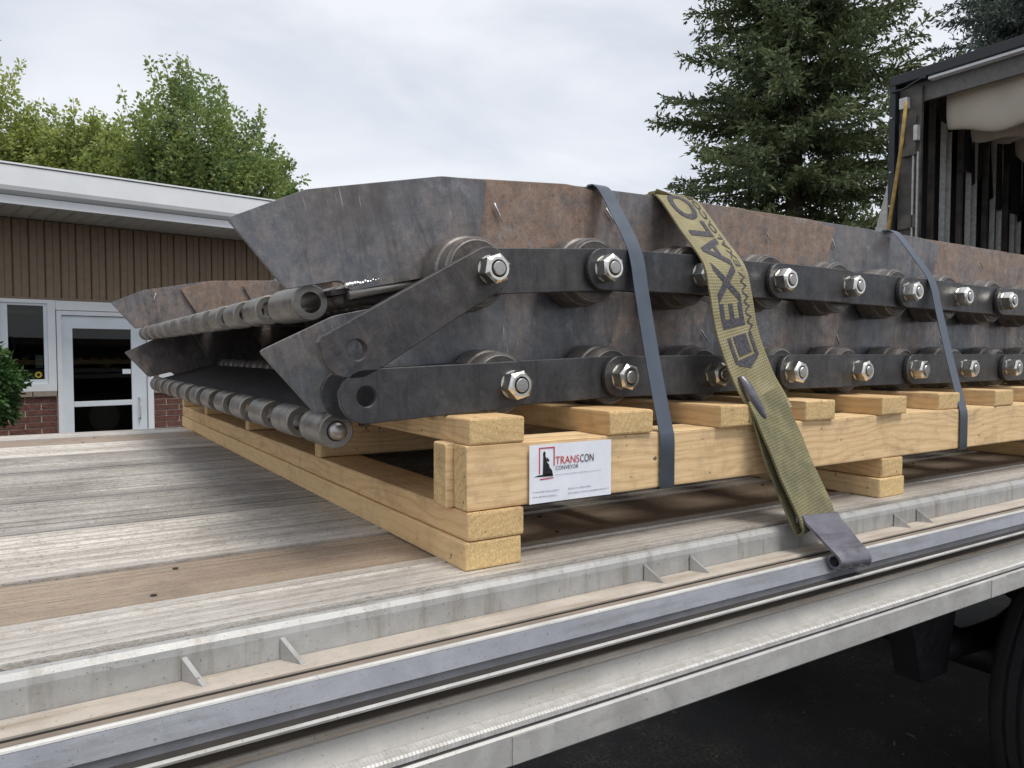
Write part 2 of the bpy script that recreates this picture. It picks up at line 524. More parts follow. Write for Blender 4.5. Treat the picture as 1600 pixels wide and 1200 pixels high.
# ------------------------------------------------------------------ mesh helpers
class MB:
    def __init__(s):
        s.v, s.f, s.sm = [], [], []

    def add(s, vs, fs, smooth=False):
        b = len(s.v)
        s.v += [tuple(p) for p in vs]
        s.f += [tuple(i + b for i in f) for f in fs]
        s.sm += [smooth] * len(fs)
        return s

    def box(s, x0, x1, y0, y1, z0, z1):
        return s.add([(x0, y0, z0), (x1, y0, z0), (x1, y1, z0), (x0, y1, z0), (x0, y0, z1), (x1, y0, z1), (x1, y1, z1), (x0, y1, z1)],
                     [(0, 3, 2, 1), (4, 5, 6, 7), (0, 1, 5, 4), (1, 2, 6, 5), (2, 3, 7, 6), (3, 0, 4, 7)])

    def extrude_x(s, prof, x0, x1, closed=True):
        """closed (y,z) outline swept along X"""
        n = len(prof)
        vs = [(x0, y, z) for y, z in prof] + [(x1, y, z) for y, z in prof]
        fs = [(i, (i + 1) % n, n + (i + 1) % n, n + i) for i in range(n if closed else n - 1)]
        if closed:
            fs += [tuple(range(n - 1, -1, -1)), tuple(range(n, 2 * n))]
        return s.add(vs, fs)

    def lathe_y(s, prof, cx=0, cz=0, seg=28, smooth=True, closed=False):
        """(radius, y) profile turned round the Y axis"""
        n = len(prof)
        vs, fs = [], []
        for k in range(seg):
            a = 2 * math.pi * k / seg
            for r, y in prof:
                vs.append((cx + r * math.cos(a), y, cz + r * math.sin(a)))
        for k in range(seg):
            k2 = (k + 1) % seg
            for i in range(n if closed else n - 1):
                j = (i + 1) % n
                fs.append((k * n + i, k2 * n + i, k2 * n + j, k * n + j))
        s.add(vs, fs, smooth)
        if not closed:
            for i, rev in ((0, True), (n - 1, False)):
                if prof[i][0] > 1e-6:
                    loop = [len(s.v) - len(vs) + k * n + i for k in range(seg)]
                    s.f.append(tuple(loop[::-1] if rev else loop))
                    s.sm.append(False)
        return s

    def tube(s, pts, rad, seg=8, smooth=True):
        """round bar along a polyline; rad is a number or one per point"""
        pts = [Vector(p) for p in pts]
        n = len(pts)
        rr = [rad] * n if not hasattr(rad, '__len__') else rad
        vs, fs = [], []
        up = Vector((0, 0, 1))
        for i, p in enumerate(pts):
            d = (pts[min(i + 1, n - 1)] - pts[max(i - 1, 0)]).normalized()
            a = d.cross(up if abs(d.z) < .95 else Vector((1, 0, 0))).normalized()
            b = d.cross(a)
            for k in range(seg):
                t = 2 * math.pi * k / seg
                vs.append(p + a * rr[i] * math.cos(t) + b * rr[i] * math.sin(t))
        for i in range(n - 1):
            for k in range(seg):
                k2 = (k + 1) % seg
                fs.append((i * seg + k, i * seg + k2, (i + 1) * seg + k2, (i + 1) * seg + k))
        s.add(vs, fs, smooth)
        b0 = len(s.v) - len(vs)
        s.f += [tuple(b0 + k for k in range(seg)), tuple(b0 + (n - 1) * seg + k for k in range(seg - 1, -1, -1))]
        s.sm += [False, False]
        return s

    def mesh(s, name, recalc=True, bevel=0, bseg=2):
        me = bpy.data.meshes.new(name)
        me.from_pydata(s.v, [], s.f)
        me.polygons.foreach_set('use_smooth', s.sm)
        if recalc or bevel:
            bm = bmesh.new()
            bm.from_mesh(me)
            bmesh.ops.recalc_face_normals(bm, faces=bm.faces)
            if bevel:
                ed = [e for e in bm.edges if len(e.link_faces) == 2 and e.calc_face_angle() > .5]
                bmesh.ops.bevel(bm, geom=ed, offset=bevel, segments=bseg, profile=.6, affect='EDGES', clamp_overlap=True)
            bm.to_mesh(me)
            bm.free()
        return me


def plate_mesh(name, outline, y0, y1, holes=(), bevel=.0012):
    """(x,z) outline with round holes, thickness from y0 to y1"""
    bm = bmesh.new()
    edges = []
    for loop in [outline] + [[(cx + r * math.cos(2 * math.pi * k / 24), cz + r * math.sin(2 * math.pi * k / 24)) for k in range(24)] for cx, cz, r in holes]:
        vs = [bm.verts.new((x, y0, z)) for x, z in loop]
        edges += [bm.edges.new((vs[i], vs[(i + 1) % len(vs)])) for i in range(len(vs))]
    r = bmesh.ops.triangle_fill(bm, edges=edges, use_beauty=True)
    fs = [g for g in r['geom'] if isinstance(g, bmesh.types.BMFace)]
    bmesh.ops.recalc_face_normals(bm, faces=fs)
    ex = bmesh.ops.extrude_face_region(bm, geom=fs)
    for g in ex['geom']:
        if isinstance(g, bmesh.types.BMVert):
            g.co.y = y1
    bmesh.ops.recalc_face_normals(bm, faces=bm.faces)
    if bevel:
        ed = [e for e in bm.edges if len(e.link_faces) == 2 and e.calc_face_angle() > 1.2]
        bmesh.ops.bevel(bm, geom=ed, offset=bevel, segments=1, affect='EDGES')
    me = bpy.data.meshes.new(name)
    bm.to_mesh(me)
    bm.free()
    return me


def stadium(x0, z0, x1, z1, r, seg=12, r1=None):
    a = math.atan2(z1 - z0, x1 - x0)
    r1 = r1 or r
    out = []
    for k in range(seg + 1):
        t = a + math.pi / 2 + math.pi * k / seg
        out.append((x0 + r * math.cos(t), z0 + r * math.sin(t)))
    for k in range(seg + 1):
        t = a - math.pi / 2 + math.pi * k / seg
        out.append((x1 + r1 * math.cos(t), z1 + r1 * math.sin(t)))
    return out


def tag(o, label=None, cat=None, group=None, kind=None):
    if label:
        o['label'] = label
    if cat:
        o['category'] = cat
    if group:
        o['group'] = group
    if kind:
        o['kind'] = kind
    return o


def thing(name, loc, label, cat, rotz=0, group=None):
    o = bpy.data.objects.new(name, None)
    o.empty_display_size = .2
    col.objects.link(o)
    o.location = loc
    o.rotation_euler = (0, 0, rotz)
    return tag(o, label, cat, group)


def obj(name, me, mat, parent=None, loc=(0, 0, 0), rot=(0, 0, 0), local=False, color=None):
    """loc is in world space unless local is set (parents are unrotated when world space is used)"""
    if isinstance(me, MB):
        me = me.mesh(name)
    if mat is not None and not me.materials:
        me.materials.append(MT[mat] if isinstance(mat, str) else mat)
    o = bpy.data.objects.new(name, me)
    col.objects.link(o)
    p = Vector(loc)
    if parent is not None:
        o.parent = parent
        if not local:
            q = parent
            while q is not None:
                p = p - q.location
                q = q.parent
    o.location = p
    o.rotation_euler = rot
    if color:
        o.color = color
    return o


def set_sharp(me, ang=.6):
    me.set_sharp_from_angle(angle=ang)
    return me


# ------------------------------------------------------------------ ground
g = MB()
g.add([(-400, -400, 0), (400, -400, 0), (400, 600, 0), (-400, 600, 0)], [(0, 1, 2, 3)])
tag(obj('asphalt_ground', g, 'asphalt'), kind='structure')

DZ = H - .296                     # top of the trailer deck
# ------------------------------------------------------------------ flatbed trailer
T = thing('flatbed_trailer', (3.3, 2.03, 0), 'aluminium flatbed trailer with ribbed deck under the loaded pallet', 'trailer')
X0, X1 = -2.6, 10.5


def plank_profile(y0, y1, kind):
    top = []
    w = y1 - y0
    if kind == 'edge':            # flat near strip with one groove
        top = [(y0, 0), (y0 + w * .70, 0), (y0 + w * .72, -.004), (y0 + w * .76, -.004), (y0 + w * .78, .001), (y1, .001)]
    else:
        n = max(4, int(w / .029))
        st = w / n
        for i in range(n):
            a = y0 + i * st
            top += [(a, -.0055), (a + st * .34, -.0055), (a + st * .50, .0015), (a + st * .80, .0015), (a + st * .96, -.0055)]
        top[0] = (y0, .0015)
        top[1] = (y0 + st * .30, .0015)
        top[-1] = (y1, .0015)
    return top + [(y1, -.03), (y0, -.03)]


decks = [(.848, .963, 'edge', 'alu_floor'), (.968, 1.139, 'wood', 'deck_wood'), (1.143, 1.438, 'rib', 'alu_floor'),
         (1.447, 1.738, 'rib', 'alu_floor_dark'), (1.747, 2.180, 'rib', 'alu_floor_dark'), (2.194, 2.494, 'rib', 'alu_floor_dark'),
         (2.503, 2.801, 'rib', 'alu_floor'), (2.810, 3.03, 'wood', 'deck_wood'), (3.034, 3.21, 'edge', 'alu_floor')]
for y0, y1, kind, mt in decks:
    b = MB()
    if kind == 'wood':
        b.box(-(X1 - X0) / 2, (X1 - X0) / 2, -(y1 - y0) / 2, (y1 - y0) / 2, -.03, -.002)
        pk = obj('deck_plank', b.mesh('deck_plank', bevel=.002), mt, T, ((X0 + X1) / 2, (y0 + y1) / 2, DZ))
        sc = MB()
        vs = [(.0042 * math.cos(2 * math.pi * q / 12), .0042 * math.sin(2 * math.pi * q / 12), 0) for q in range(12)]
        sc.add(vs + [(x_ * .5, y_ * .5, -.0012) for x_, y_, _ in vs], [(q, (q + 1) % 12, 12 + (q + 1) % 12, 12 + q) for q in range(12)] + [tuple(range(12, 24))])
        scm = sc.mesh('screw')
        for q in range(9):
            for e in (-1, 1):
                obj('screw', scm, 'groove', pk, (.13 + .61 * q - 1.22 + .02 * e, (y0 + y1) / 2 + e * (y1 - y0) * .32, DZ - .0006))
    else:
        b.extrude_x([(y, z) for y, z in plank_profile(y0, y1, kind)], X0, X1)
        obj('deck_plank', b, mt, T, (0, 0, DZ))
b = MB().box(X0 + .02, X1 - .02, .84, 3.22, -.05, -.034)
obj('deck_underlay', b, 'groove', T, (0, 0, DZ))


def side_rail(flip):
    """near rail profile in (y,z) relative to the eye; flip mirrors it to the far side"""
    def P(pts):
        return [((4.06 - y) if flip else y, z) for y, z in pts]
    rail = obj('side_rail', MB().extrude_x(P([(.8405, -.302), (.836, -.2985), (.831, -.3000), (.8265, -.306), (.825, -.313), (.8245, -.342), (.8405, -.342)]), X0, X1).mesh('edge_channel'), 'galv', T, (0, 0, H))
    obj('ledge', MB().extrude_x(P([(.8235, -.3395), (.7935, -.3395), (.7905, -.3425), (.7905, -.352), (.8235, -.352)]), X0, X1), 'ledge', rail, (0, 0, H))
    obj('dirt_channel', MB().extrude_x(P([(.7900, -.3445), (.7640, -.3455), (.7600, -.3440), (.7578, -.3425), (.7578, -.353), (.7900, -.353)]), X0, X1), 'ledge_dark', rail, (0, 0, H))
    rub = [(.7570, -.3405), (.7545, -.3388), (.7512, -.3398), (.7425, -.3608), (.7445, -.3640), (.7450, -.3728), (.757, -.3728)]
    rb_ = obj('rub_rail', set_sharp(MB().extrude_x(P(rub), X0, X1).mesh('rub_rail')), 'rub', T, (0, 0, H))
    obj('rub_rail_edge', MB().extrude_x(P([(.7578, -.3395), (.7572, -.3368), (.7540, -.3362), (.7515, -.3374), (.7508, -.3394), (.7545, -.3386)]), X0, X1), 'lip', rb_, (0, 0, H))
    lip = [(.757, -.3738), (.7345, -.3738), (.7335, -.3722), (.7318, -.3722), (.7308, -.3745), (.7320, -.3775), (.757, -.3775)]
    lp_ = obj('rail_lip', MB().extrude_x(P(lip), X0, X1), 'lip', T, (0, 0, H))
    obj('grime_channel', MB().extrude_x(P([(.7448, -.3736), (.7350, -.3736), (.7350, -.3730), (.7448, -.3715)]), X0, X1), 'groove', lp_, (0, 0, H))
    obj('recess', MB().extrude_x(P([(.800, -.378), (.7905, -.378), (.7905, -.3995), (.7585, -.4000), (.7585, -.4025), (.800, -.4025)]), X0, X1), 'ledge_dark', T, (0, 0, H))  # dark colour paints in the shade under the overhanging lip
    obj('rail_ridge', MB().extrude_x(P([(.7580, -.3995), (.7550, -.4000), (.7525, -.4030), (.7535, -.4070), (.7580, -.4085)]), X0, X1), 'ledge', T, (0, 0, H))
    low = [(.790, -.4095), (.7610, -.4095), (.7590, -.4120), (.7480, -.4345), (.7480, -.4375), (.7840, -.4375)]
    lo = obj('lower_rail', MB().extrude_x(P(low), X0, X1), 'lower', T, (0, 0, H))
    lp2 = [(.784, -.4380), (.7465, -.4352), (.7320, -.4362), (.7285, -.4382), (.7285, -.4442), (.7310, -.4450), (.784, -.4450)]
    obj('tread_lip', MB().extrude_x(P(lp2), X0, X1), 'lip_rib', lo, (0, 0, H))
    bot = [(.784, -.4490), (.7300, -.4490), (.7270, -.4515), (.7270, -.4870), (.7300, -.4900), (.784, -.4900)]
    obj('bottom_flange', MB().extrude_x(P(bot), X0, X1), 'rail_face', lo, (0, 0, H))
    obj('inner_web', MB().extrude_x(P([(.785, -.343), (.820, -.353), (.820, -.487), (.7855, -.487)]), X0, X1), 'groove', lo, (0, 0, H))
    return rail


rail = side_rail(False)
side_rail(True)
# stake-pocket gussets standing in the edge channel
gus = MB()
gus.add([(-.003, 0, .024), (-.003, 0, 0), (-.003, -.030, 0), (.003, 0, .024), (.003, 0, 0), (.003, -.030, 0)],
        [(0, 1, 2), (3, 5, 4), (0, 2, 5, 3), (1, 4, 5, 2), (0, 3, 4, 1)])
gme = gus.mesh('pocket_gusset')
for i, x in enumerate((.118, .219, .756, .851, 1.41, 1.49, 2.04, 2.13, 2.69, 2.78, -.5, -.4)):
    obj('pocket_gusset', gme, 'galv', rail, (x, .8242, H - .3393), rot=(0, 0, .55))
# rail splice plates on the lower flange
for x in (.49, 1.62, -.5):
    b = MB().box(-.030, .030, -.0012, 0, -.4865, -.4525)
    obj('splice_plate', b, 'rail_face', T, (x, .7268, H))

# chassis below
for y in (1.5, 2.56):
    b = MB()
    b.box(X0 + .4, X1, -.07, .07, DZ - .17, DZ - .15)
    b.box(X0 + .4, X1, -.006, .006, DZ - .52, DZ - .17)
    b.box(X0 + .4, X1, -.07, .07, DZ - .54, DZ - .52)
    obj('main_beam', b, 'black', T, (0, y, 0))
cm = MB().box(-.03, .03, .80, 3.26, DZ - .15, DZ - .05).mesh('cross_member')
x = X0 + .1
while x < X1:
    obj('cross_member', cm, 'black', T, (x, 0, 0))
    x += .41
# running gear
AX = (3.3, 4.6, -1.3 + 7.2)
prof = [(.30, -.115), (.33, -.125), (.40, -.138), (.455, -.132), (.485, -.118), (.498, -.10)]
gro = []
for gx in (-.066, -.022, .022, .066):
    gro += [(.500, gx - .012), (.488, gx - .010), (.488, gx + .002), (.500, gx + .004)]
tyre_prof = prof + gro + [(r, -y) for r, y in prof[::-1]] + [(.285, .11), (.285, -.11)]
tyre_me = set_sharp(MB().lathe_y(tyre_prof, 0, 0, 48, True, True).mesh('tyre'), .9)
rim_b = MB().lathe_y([(.296, .112), (.285, .116), (.278, .105), (.270, .03), (.235, .005), (.20, .0), (.165, .02), (.15, .07), (.10, .085), (.0, .087)], 0, 0, 40)
for k in range(10):
    a = 2 * math.pi * k / 10
    rim_b.lathe_y([(.016, 0), (.016, .03), (.012, .038), (0, .04)], .205 * math.cos(a), .205 * math.sin(a), 8)
rim_me = set_sharp(rim_b.mesh('rim'), .8)
for ax in AX[:2]:
    obj('axle', MB().lathe_y([(.075, -1.0), (.075, 1.0)], 0, 0, 16), 'black', T, (ax, 2.03, .50))
    for side in (-1, 1):
        for k, off in enumerate((1.16, .86)):
            w = obj('wheel', tyre_me, 'rubber', T, (ax, 2.03 + side * off, .50))
            if k == 0:
                obj('rim', rim_me, 'rim', w, (0, 0, 0), (0, 0, 0 if side > 0 else math.pi), local=True)
        # hanger, spring and air bag
        h = MB()
        y = .53 * side
        h.add([(-.75, y - .05, .95), (-.35, y - .05, .95), (-.45, y - .05, .55), (-.62, y - .05, .55),
               (-.75, y + .05, .95), (-.35, y + .05, .95), (-.45, y + .05, .55), (-.62, y + .05, .55)],
              [(0, 1, 2, 3), (7, 6, 5, 4), (0, 4, 5, 1), (1, 5, 6, 2), (2, 6, 7, 3), (3, 7, 4, 0)])
        obj('suspension_hanger', h, 'black', T, (ax, 2.03, 0))
        h = MB().tube([(-.55, y, .62), (-.1, y, .60), (.1, y, .60), (.5, y, .68)], .05, 8)
        obj('trailing_arm', h, 'black', T, (ax, 2.03, 0))
        h = MB()
        pr = [(.09, .62), (.15, .66), (.155, .72), (.13, .755), (.155, .79), (.155, .86), (.10, .93)]
        vs = []
        for i in range(20):
            a = 2 * math.pi * i / 20
            vs += [(.45 + r * math.cos(a), y + r * math.sin(a), z) for r, z in pr]
        h.add(vs, [(i * 7 + j, ((i + 1) % 20) * 7 + j, ((i + 1) % 20) * 7 + j + 1, i * 7 + j + 1) for i in range(20) for j in range(6)], True)
        obj('air_spring', h, 'black', T, (ax, 2.03, 0))
b = MB()
b.lathe_y([(.0, -.35), (.10, -.34), (.12, -.30), (.12, .30), (.10, .34), (0, .35)], 0, 0, 20)
obj('air_tank', b, 'black', T, (2.35, 2.0, DZ - .34))

# ------------------------------------------------------------------ pallet
PX, PY = .481, .875
PAL = thing('timber_pallet', (2.6, 2.05, DZ), 'fresh pine skid of beams, slats and runners beneath the steel belts', 'pallet')
_board_cache = {}


def board(length, w, h, key=0):
    k = (round(length, 3), w, h, key)
    if k not in _board_cache:
        b = MB().box(-length / 2, length / 2, -w / 2, w / 2, -h / 2, h / 2)
        me = b.mesh('board', bevel=.0035, bseg=2)
        # saw-cut boards are never quite straight
        rr = random.Random(key * 13 + int(length * 100))
        for v in me.vertices:
            v.co.z += rr.uniform(-.0006, .0006)
            v.co.y += rr.uniform(-.0006, .0006)
        _board_cache[k] = me
    return _board_cache[k]


PALX1 = 4.75
zl = DZ                      # deck
LEN = 2.405
run_x = [PX, 1.436, 2.39, 3.345, 4.30]
for i, x in enumerate(run_x):
    for lay in range(2):
        dx = rnd.uniform(-.003, .003) if i else (-.002 if lay == 0 else .001)
        dy = rnd.uniform(-.004, .004)
        w = .089
        me = board(LEN, w, .0395, i * 2 + lay)
        if i == 1 and lay == 1:
            w = .075
            me = board(LEN, w, .0395, 77)
            dx = .012
        o = obj('runner', me.copy() if False else me, 'pine_pale' if lay == 0 else 'pine', PAL, (x + dx + w / 2, PY + LEN / 2 + dy, zl + .020 + lay * .0405), (0, 0, math.pi / 2))
bz = zl + .0812
for j, y in enumerate((PY, PY + .0395, 1.50, 2.13, 2.75, 3.24)):
    # near beam is spliced once along its length
    segs = [(PX, 2.66), (2.662, PALX1)] if j == 0 else [(PX - (.012 if j == 1 else 0), PALX1)]
    for (a, c) in segs:
        obj('beam', board(c - a, .038, .0895, 20 + j), 'pine', PAL, ((a + c) / 2, y + .0195, bz + .04475), (0, 0, 0))
sz = bz + .0897
for k in range(18):
    x = PX + .004 + .2365 * k
    dy = rnd.uniform(-.012, .006) if k else 0
    obj('slat', board(LEN, .089, .0365, 40 + k % 4), 'pine', PAL, (x + .0445 + rnd.uniform(-.004, .004), PY + LEN / 2 + dy, sz + .0184), (0, 0, math.pi / 2))
SLAT_TOP = sz + .0366

# ------------------------------------------------------------------ steel apron belts
P = .2212
WY0, WY1 = 1.062, 3.098               # near and far side wing planes
wing_out = [(.052, .006), (.040, .024), (-.040, .024), (-.097, .132), (.018, .159), (.235, .157), (.314, .143), (.270, .020), (.262, .006)]


def wing_mesh(name, far, bend):
    """side plate with rounded corners; its left end tucks inside the previous plate"""
    pts = []
    rr = random.Random(bend)
    n = len(wing_out)
    for i, (u, v) in enumerate(wing_out):
        a = Vector(wing_out[i - 1]) - Vector((u, v))
        c = Vector(wing_out[(i + 1) % n]) - Vector((u, v))
        r = .006
        for t in (0, .5, 1):
            p = Vector((u, v)) + a.normalized() * r * (1 - t) ** 2 + c.normalized() * r * t ** 2
            pts.append((p.x, p.y))
    # extra points along the top so that the edge can waver
    me = plate_mesh(name, pts, 0, .006, bevel=.0008)
    s = -1 if far else 1
    for v in me.vertices:
        u, w = v.co.x, v.co.z
        v.co.y = s * (v.co.y + .010 * (.11 - u) / .2 + .006 * (w - .03) * (1 if bend % 2 else .4))
    me.update()
    if far:
        me.flip_normals()
    return me


WN = [wing_mesh('side_wing', False, k) for k in range(3)]
WF = [wing_mesh('side_wing', True, k) for k in range(3)]
LR = .0345
link_me = plate_mesh('link_plate', stadium(0, 0, P, 0, LR), 0, .0095)
link_free = plate_mesh('link_plate', stadium(-.231, 0, 0, 0, .0370, 12, LR), 0, .0095, [(-.231, 0, .0140)])
rend = [(-.275, -.016), (-.272, .030), (-.262, .039), (0, LR)]
free_top = [(-.283, .012), (-.276, .034), (-.268, .0385), (-.1, .0360)] + [(LR * math.cos(t), LR * math.sin(t)) for t in [math.pi / 2 - math.pi * k / 12 for k in range(13)]] + [(-.1, -.0355), (-.228, -.0385), (-.245, -.0375), (-.262, -.0300), (-.276, -.0160), (-.283, .000)]
link_top = plate_mesh('link_plate', free_top, 0, .0165, [(-.236, 0, .0140)])
def roller_mesh(k):
    b = MB().lathe_y([(.020, .977), (.030, .978), (.0475 * k, .980), (.049 * k, .983), (.049 * k, 1.006), (.0520 * k, 1.008), (.0535 * k, 1.012), (.0535 * k, 1.046), (.051 * k, 1.049), (.026, 1.050)], 0, 0, 40)
    b.lathe_y([(.033, .9752), (.033, .980)], 0, 0, 28)
    b.lathe_y([(.041 * k, .9775), (.043 * k, .9765), (.045 * k, .9775), (.045 * k, .981)], 0, 0, 36)
    return set_sharp(b.mesh('roller'), .5)


ROLL = {True: roller_mesh(1.10), False: roller_mesh(1.0)}


def hexnut():
    b = MB()
    ro = .0225
    hexp = [(ro * math.cos(math.pi / 3 * k), ro * math.sin(math.pi / 3 * k)) for k in range(6)]
    n = 24
    circ = lambda r: [(r * math.cos(2 * math.pi * k / n), r * math.sin(2 * math.pi * k / n)) for k in range(n)]
    def hexr(k):
        a = (2 * math.pi * k / n) % (math.pi / 3) - math.pi / 6
        return ro * math.cos(math.pi / 6) / math.cos(a)
    hx = [(hexr(k) * math.cos(2 * math.pi * k / n), hexr(k) * math.sin(2 * math.pi * k / n)) for k in range(n)]
    loops = [[(x, -.0022, z) for x, z in hx],
             [(x, -.0235 - (.0182 - min(.0212, math.hypot(x, z))) * .35, z) for x, z in hx],
             [(x, -.0262, z) for x, z in circ(.0168)],
             [(x, -.0262, z) for x, z in circ(.0130)],
             [(x, -.0225, z) for x, z in circ(.0118)]]
    vs = [p for l in loops for p in l]
    fs = [(i * n + k, i * n + (k + 1) % n, (i + 1) * n + (k + 1) % n, (i + 1) * n + k) for i in range(len(loops) - 1) for k in range(n)]
    b.add(vs, fs)
    b.lathe_y([(.0215, 0), (.0215, -.0022)], 0, 0, 28)
    return set_sharp(b.mesh('hex_nut'), .35)


NUT = hexnut()
BOLT = set_sharp(MB().lathe_y([(.0104, .09), (.0104, -.0275), (.0092, -.0290), (0, -.0292)], 0, 0, 20).mesh('bolt'), .5)
ring = lambda ro, ri, y0, y1: [(ri, y0), (ro - .002, y0), (ro, y0 + .002), (ro, y1 - .002), (ro - .002, y1), (ri, y1)]
BAR_R = .0260
barrel_me = set_sharp(MB().lathe_y(ring(BAR_R, .0150, 0, .100), 0, 0, 32, True, True).mesh('hinge_barrel'), .5)
barrel_long = set_sharp(MB().lathe_y(ring(.0275, .0158, 0, .143), 0, 0, 36, True, True).mesh('hinge_barrel'), .5)
hr = MB()
for k in range(12):
    hr.lathe_y([(BAR_R, 1.065 + .17 * k), (BAR_R, 1.065 + .17 * k + .098)], 0, 0, 16)
    if k < 11:
        hr.lathe_y([(BAR_R * .97, 1.166 + .17 * k), (BAR_R * .97, 1.166 + .17 * k + .066)], 0, 0, 16)
hrow_me = hr.mesh('hinge_row')


def pan_mesh(name, scallop):
    """flat pan between two hinges; the free edge is notched between the barrels"""
    b = MB()
    b.box(.030 if scallop else .012, P - .012, 1.072, 3.09, .004, .012)
    if scallop:
        for k in range(12):
            y = 1.068 + .17 * k
            b.box(.024, .032, y, y + .096, .0045, .0125)
    b.box(.05, P - .05, 1.075, 1.095, -.012, .003)
    return b.mesh(name)


PAN = pan_mesh('pan_plate', False)
PAN_END = pan_mesh('pan_plate', True)
NPAN = 19


def make_belt(name, label, hinges, rusts, top):
    root = thing(name, (2.5, 2.05, H + hinges[6][1]), label, 'conveyor belt', 0, 'stacked steel conveyor belt sections')
    for i in range(len(hinges) - 1):
        (x, z), (x2, z2) = hinges[i], hinges[i + 1]
        ang = math.atan2(z2 - z, x2 - x)
        rot = (0, -ang, 0)
        L = (x, 0, H + z)
        obj('pan_plate', PAN_END if i == 0 else PAN, 'pan', root, L, rot)
        rv = rusts[i % len(rusts)]
        lift = -.006 if not top else 0
        wx_, wz_ = (x, z) if (top or i) else (x + .022, z + .015)
        w = obj('side_wing', WN[i % 3], 'wing', root, (wx_, WY0, H + wz_ + lift), rot if (top or i) else (0, -R(13), 0), color=(rv, 0, 0, 1))
        w2 = obj('side_wing', WF[i % 3], 'wing', root, (wx_, WY1, H + wz_ + lift), rot if (top or i) else (0, -R(13), 0), color=(min(1, rv * .6 + .35), 0, 0, 1))
        if i > 0:
            obj('hinge_row', hrow_me, 'roller', root, L)
        # chains: link plates alternate outer and inner pairs
        for far in (False, True):
            if i == 0:
                continue
            outer = (i % 2 == 0)
            for pair in (0, 1):
                if far:
                    yy = [(3.245, 3.165), (3.233, 3.177)][0 if outer else 1][pair]
                    yy -= .0095
                else:
                    yy = [(.9535, 1.039), (.9645, 1.0395)][0 if outer else 1][pair]
                if pair == 1 and not far:
                    continue
                obj('link_plate', link_me, 'bar_clean', root, (x, yy, H + z), rot, color=(.08 + .25 * rnd.random() ** 2, 0, 0, 1))
    for i, (x, z) in enumerate(hinges):
        if i == 0:
            continue
        o = obj('roller', ROLL[top], 'roller', root, (x, 0, H + z), (0, rnd.uniform(0, 6), 0))
        obj('roller', ROLL[top], 'roller', root, (x, 4.165, H + z), (0, 0, math.pi))
        ysurf = .9535
        bt = obj('bolt', BOLT, 'bolt', root, (x, ysurf, H + z), (0, rnd.uniform(0, 6), 0))
        obj('hex_nut', NUT, 'zinc', bt, (0, 0, 0), (0, rnd.uniform(0, 1), 0), local=True)
        obj('bolt', BOLT, 'bolt', root, (x, 3.2455, H + z), (0, 0, math.pi))
    # loose barrels along the open hinge
    x, z = hinges[0]
    for k in range(12):
        if top and k == 0:
            obj('hinge_barrel', barrel_long, 'barrel', root, (x, 1.098, H + z), (0, 0, 0))
        else:
            y = (1.158 + .172 * k) if top else (1.046 + .17 * k)
            obj('hinge_barrel', barrel_me, 'barrel', root, (x, y, H + z), (0, k * .7, 0))
    return root


up_h = [(.340, .0755), (.558, .122)] + [(.558 + P * (k - 1) + .003, z) for k, z in zip(range(2, NPAN + 1), [.138, .141, .142, .141, .139, .137, .135, .133, .132] + [.131] * 20)]
lo_h = [(.360, -.113), (.597, -.047)] + [(.597 + P * (k - 1), z) for k, z in zip(range(2, NPAN + 1), [-.039, -.038] + [-.037] * 20)]
UP = make_belt('steel_conveyor_belt', 'upper steel apron belt whose loose end link hangs down at an angle', up_h,
               [-.05, 1.0, .55, .80, 1.0, .10, .15, .9, .8, .95, .25, .8], True)
LO = make_belt('steel_conveyor_belt', 'lower steel apron belt resting on the pine slats of the skid', lo_h,
               [-.05, .0, .40, .1, .45, .1, .35, .2, .3, .4], False)
# loose end links
a = math.atan2(.122 - .006, .558 - .356)
obj('link_plate', link_top, 'bar', UP, (.558, .9430, H + .122), (0, -a, 0), color=(.42, 0, 0, 1))
for o in [c for c in UP.children if c.name.startswith('bolt') and abs(c.location.x + UP.location.x - .558) < 1e-3 and c.location.y + UP.location.y < 2]:
    o.location.y -= .0105
a = math.atan2(-.047 + .058, .597 - .366)
obj('link_plate', link_free, 'bar_clean', LO, (.597, .9430, H - .047), (0, -a, 0), color=(.10, 0, 0, 1))
obj('link_plate', link_free, 'bar_clean', LO, (.597, 1.020, H - .047), (0, -a, 0), color=(.05, 0, 0, 1))
for o in [c for c in LO.children if c.name.startswith('bolt') and abs(c.location.x + LO.location.x - .597) < 1e-3 and c.location.y + LO.location.y < 2]:
    o.location.y -= .0105
# pin stub inside the last lower barrel
obj('hinge_pin', MB().lathe_y([(0, 1.030), (.008, 1.031), (.0125, 1.036), (.0135, 1.045), (.0135, 1.15)], 0, 0, 20), 'bolt', LO, (.360, 0, H - .113))
# fresh weld beside the open upper hinge
wb = MB()
rr = random.Random(3)
for i in range(18):
    u = i / 17
    wb.lathe_y([(.0001, -.006), (.0042, -.003), (.0052, 0), (.0042, .003), (.0001, .006)], .385 + u * .068, .0935 + u * .0145 + rr.uniform(-.0012, .0012), 8)
obj('weld_bead', wb, 'weld', UP, (0, 1.068, H + .0075))
obj('edge_bar', MB().tube([(.388, 1.07, .0868), (.55, 1.07, .1215)], .0075, 8), 'barrel', UP, (0, 0, H))
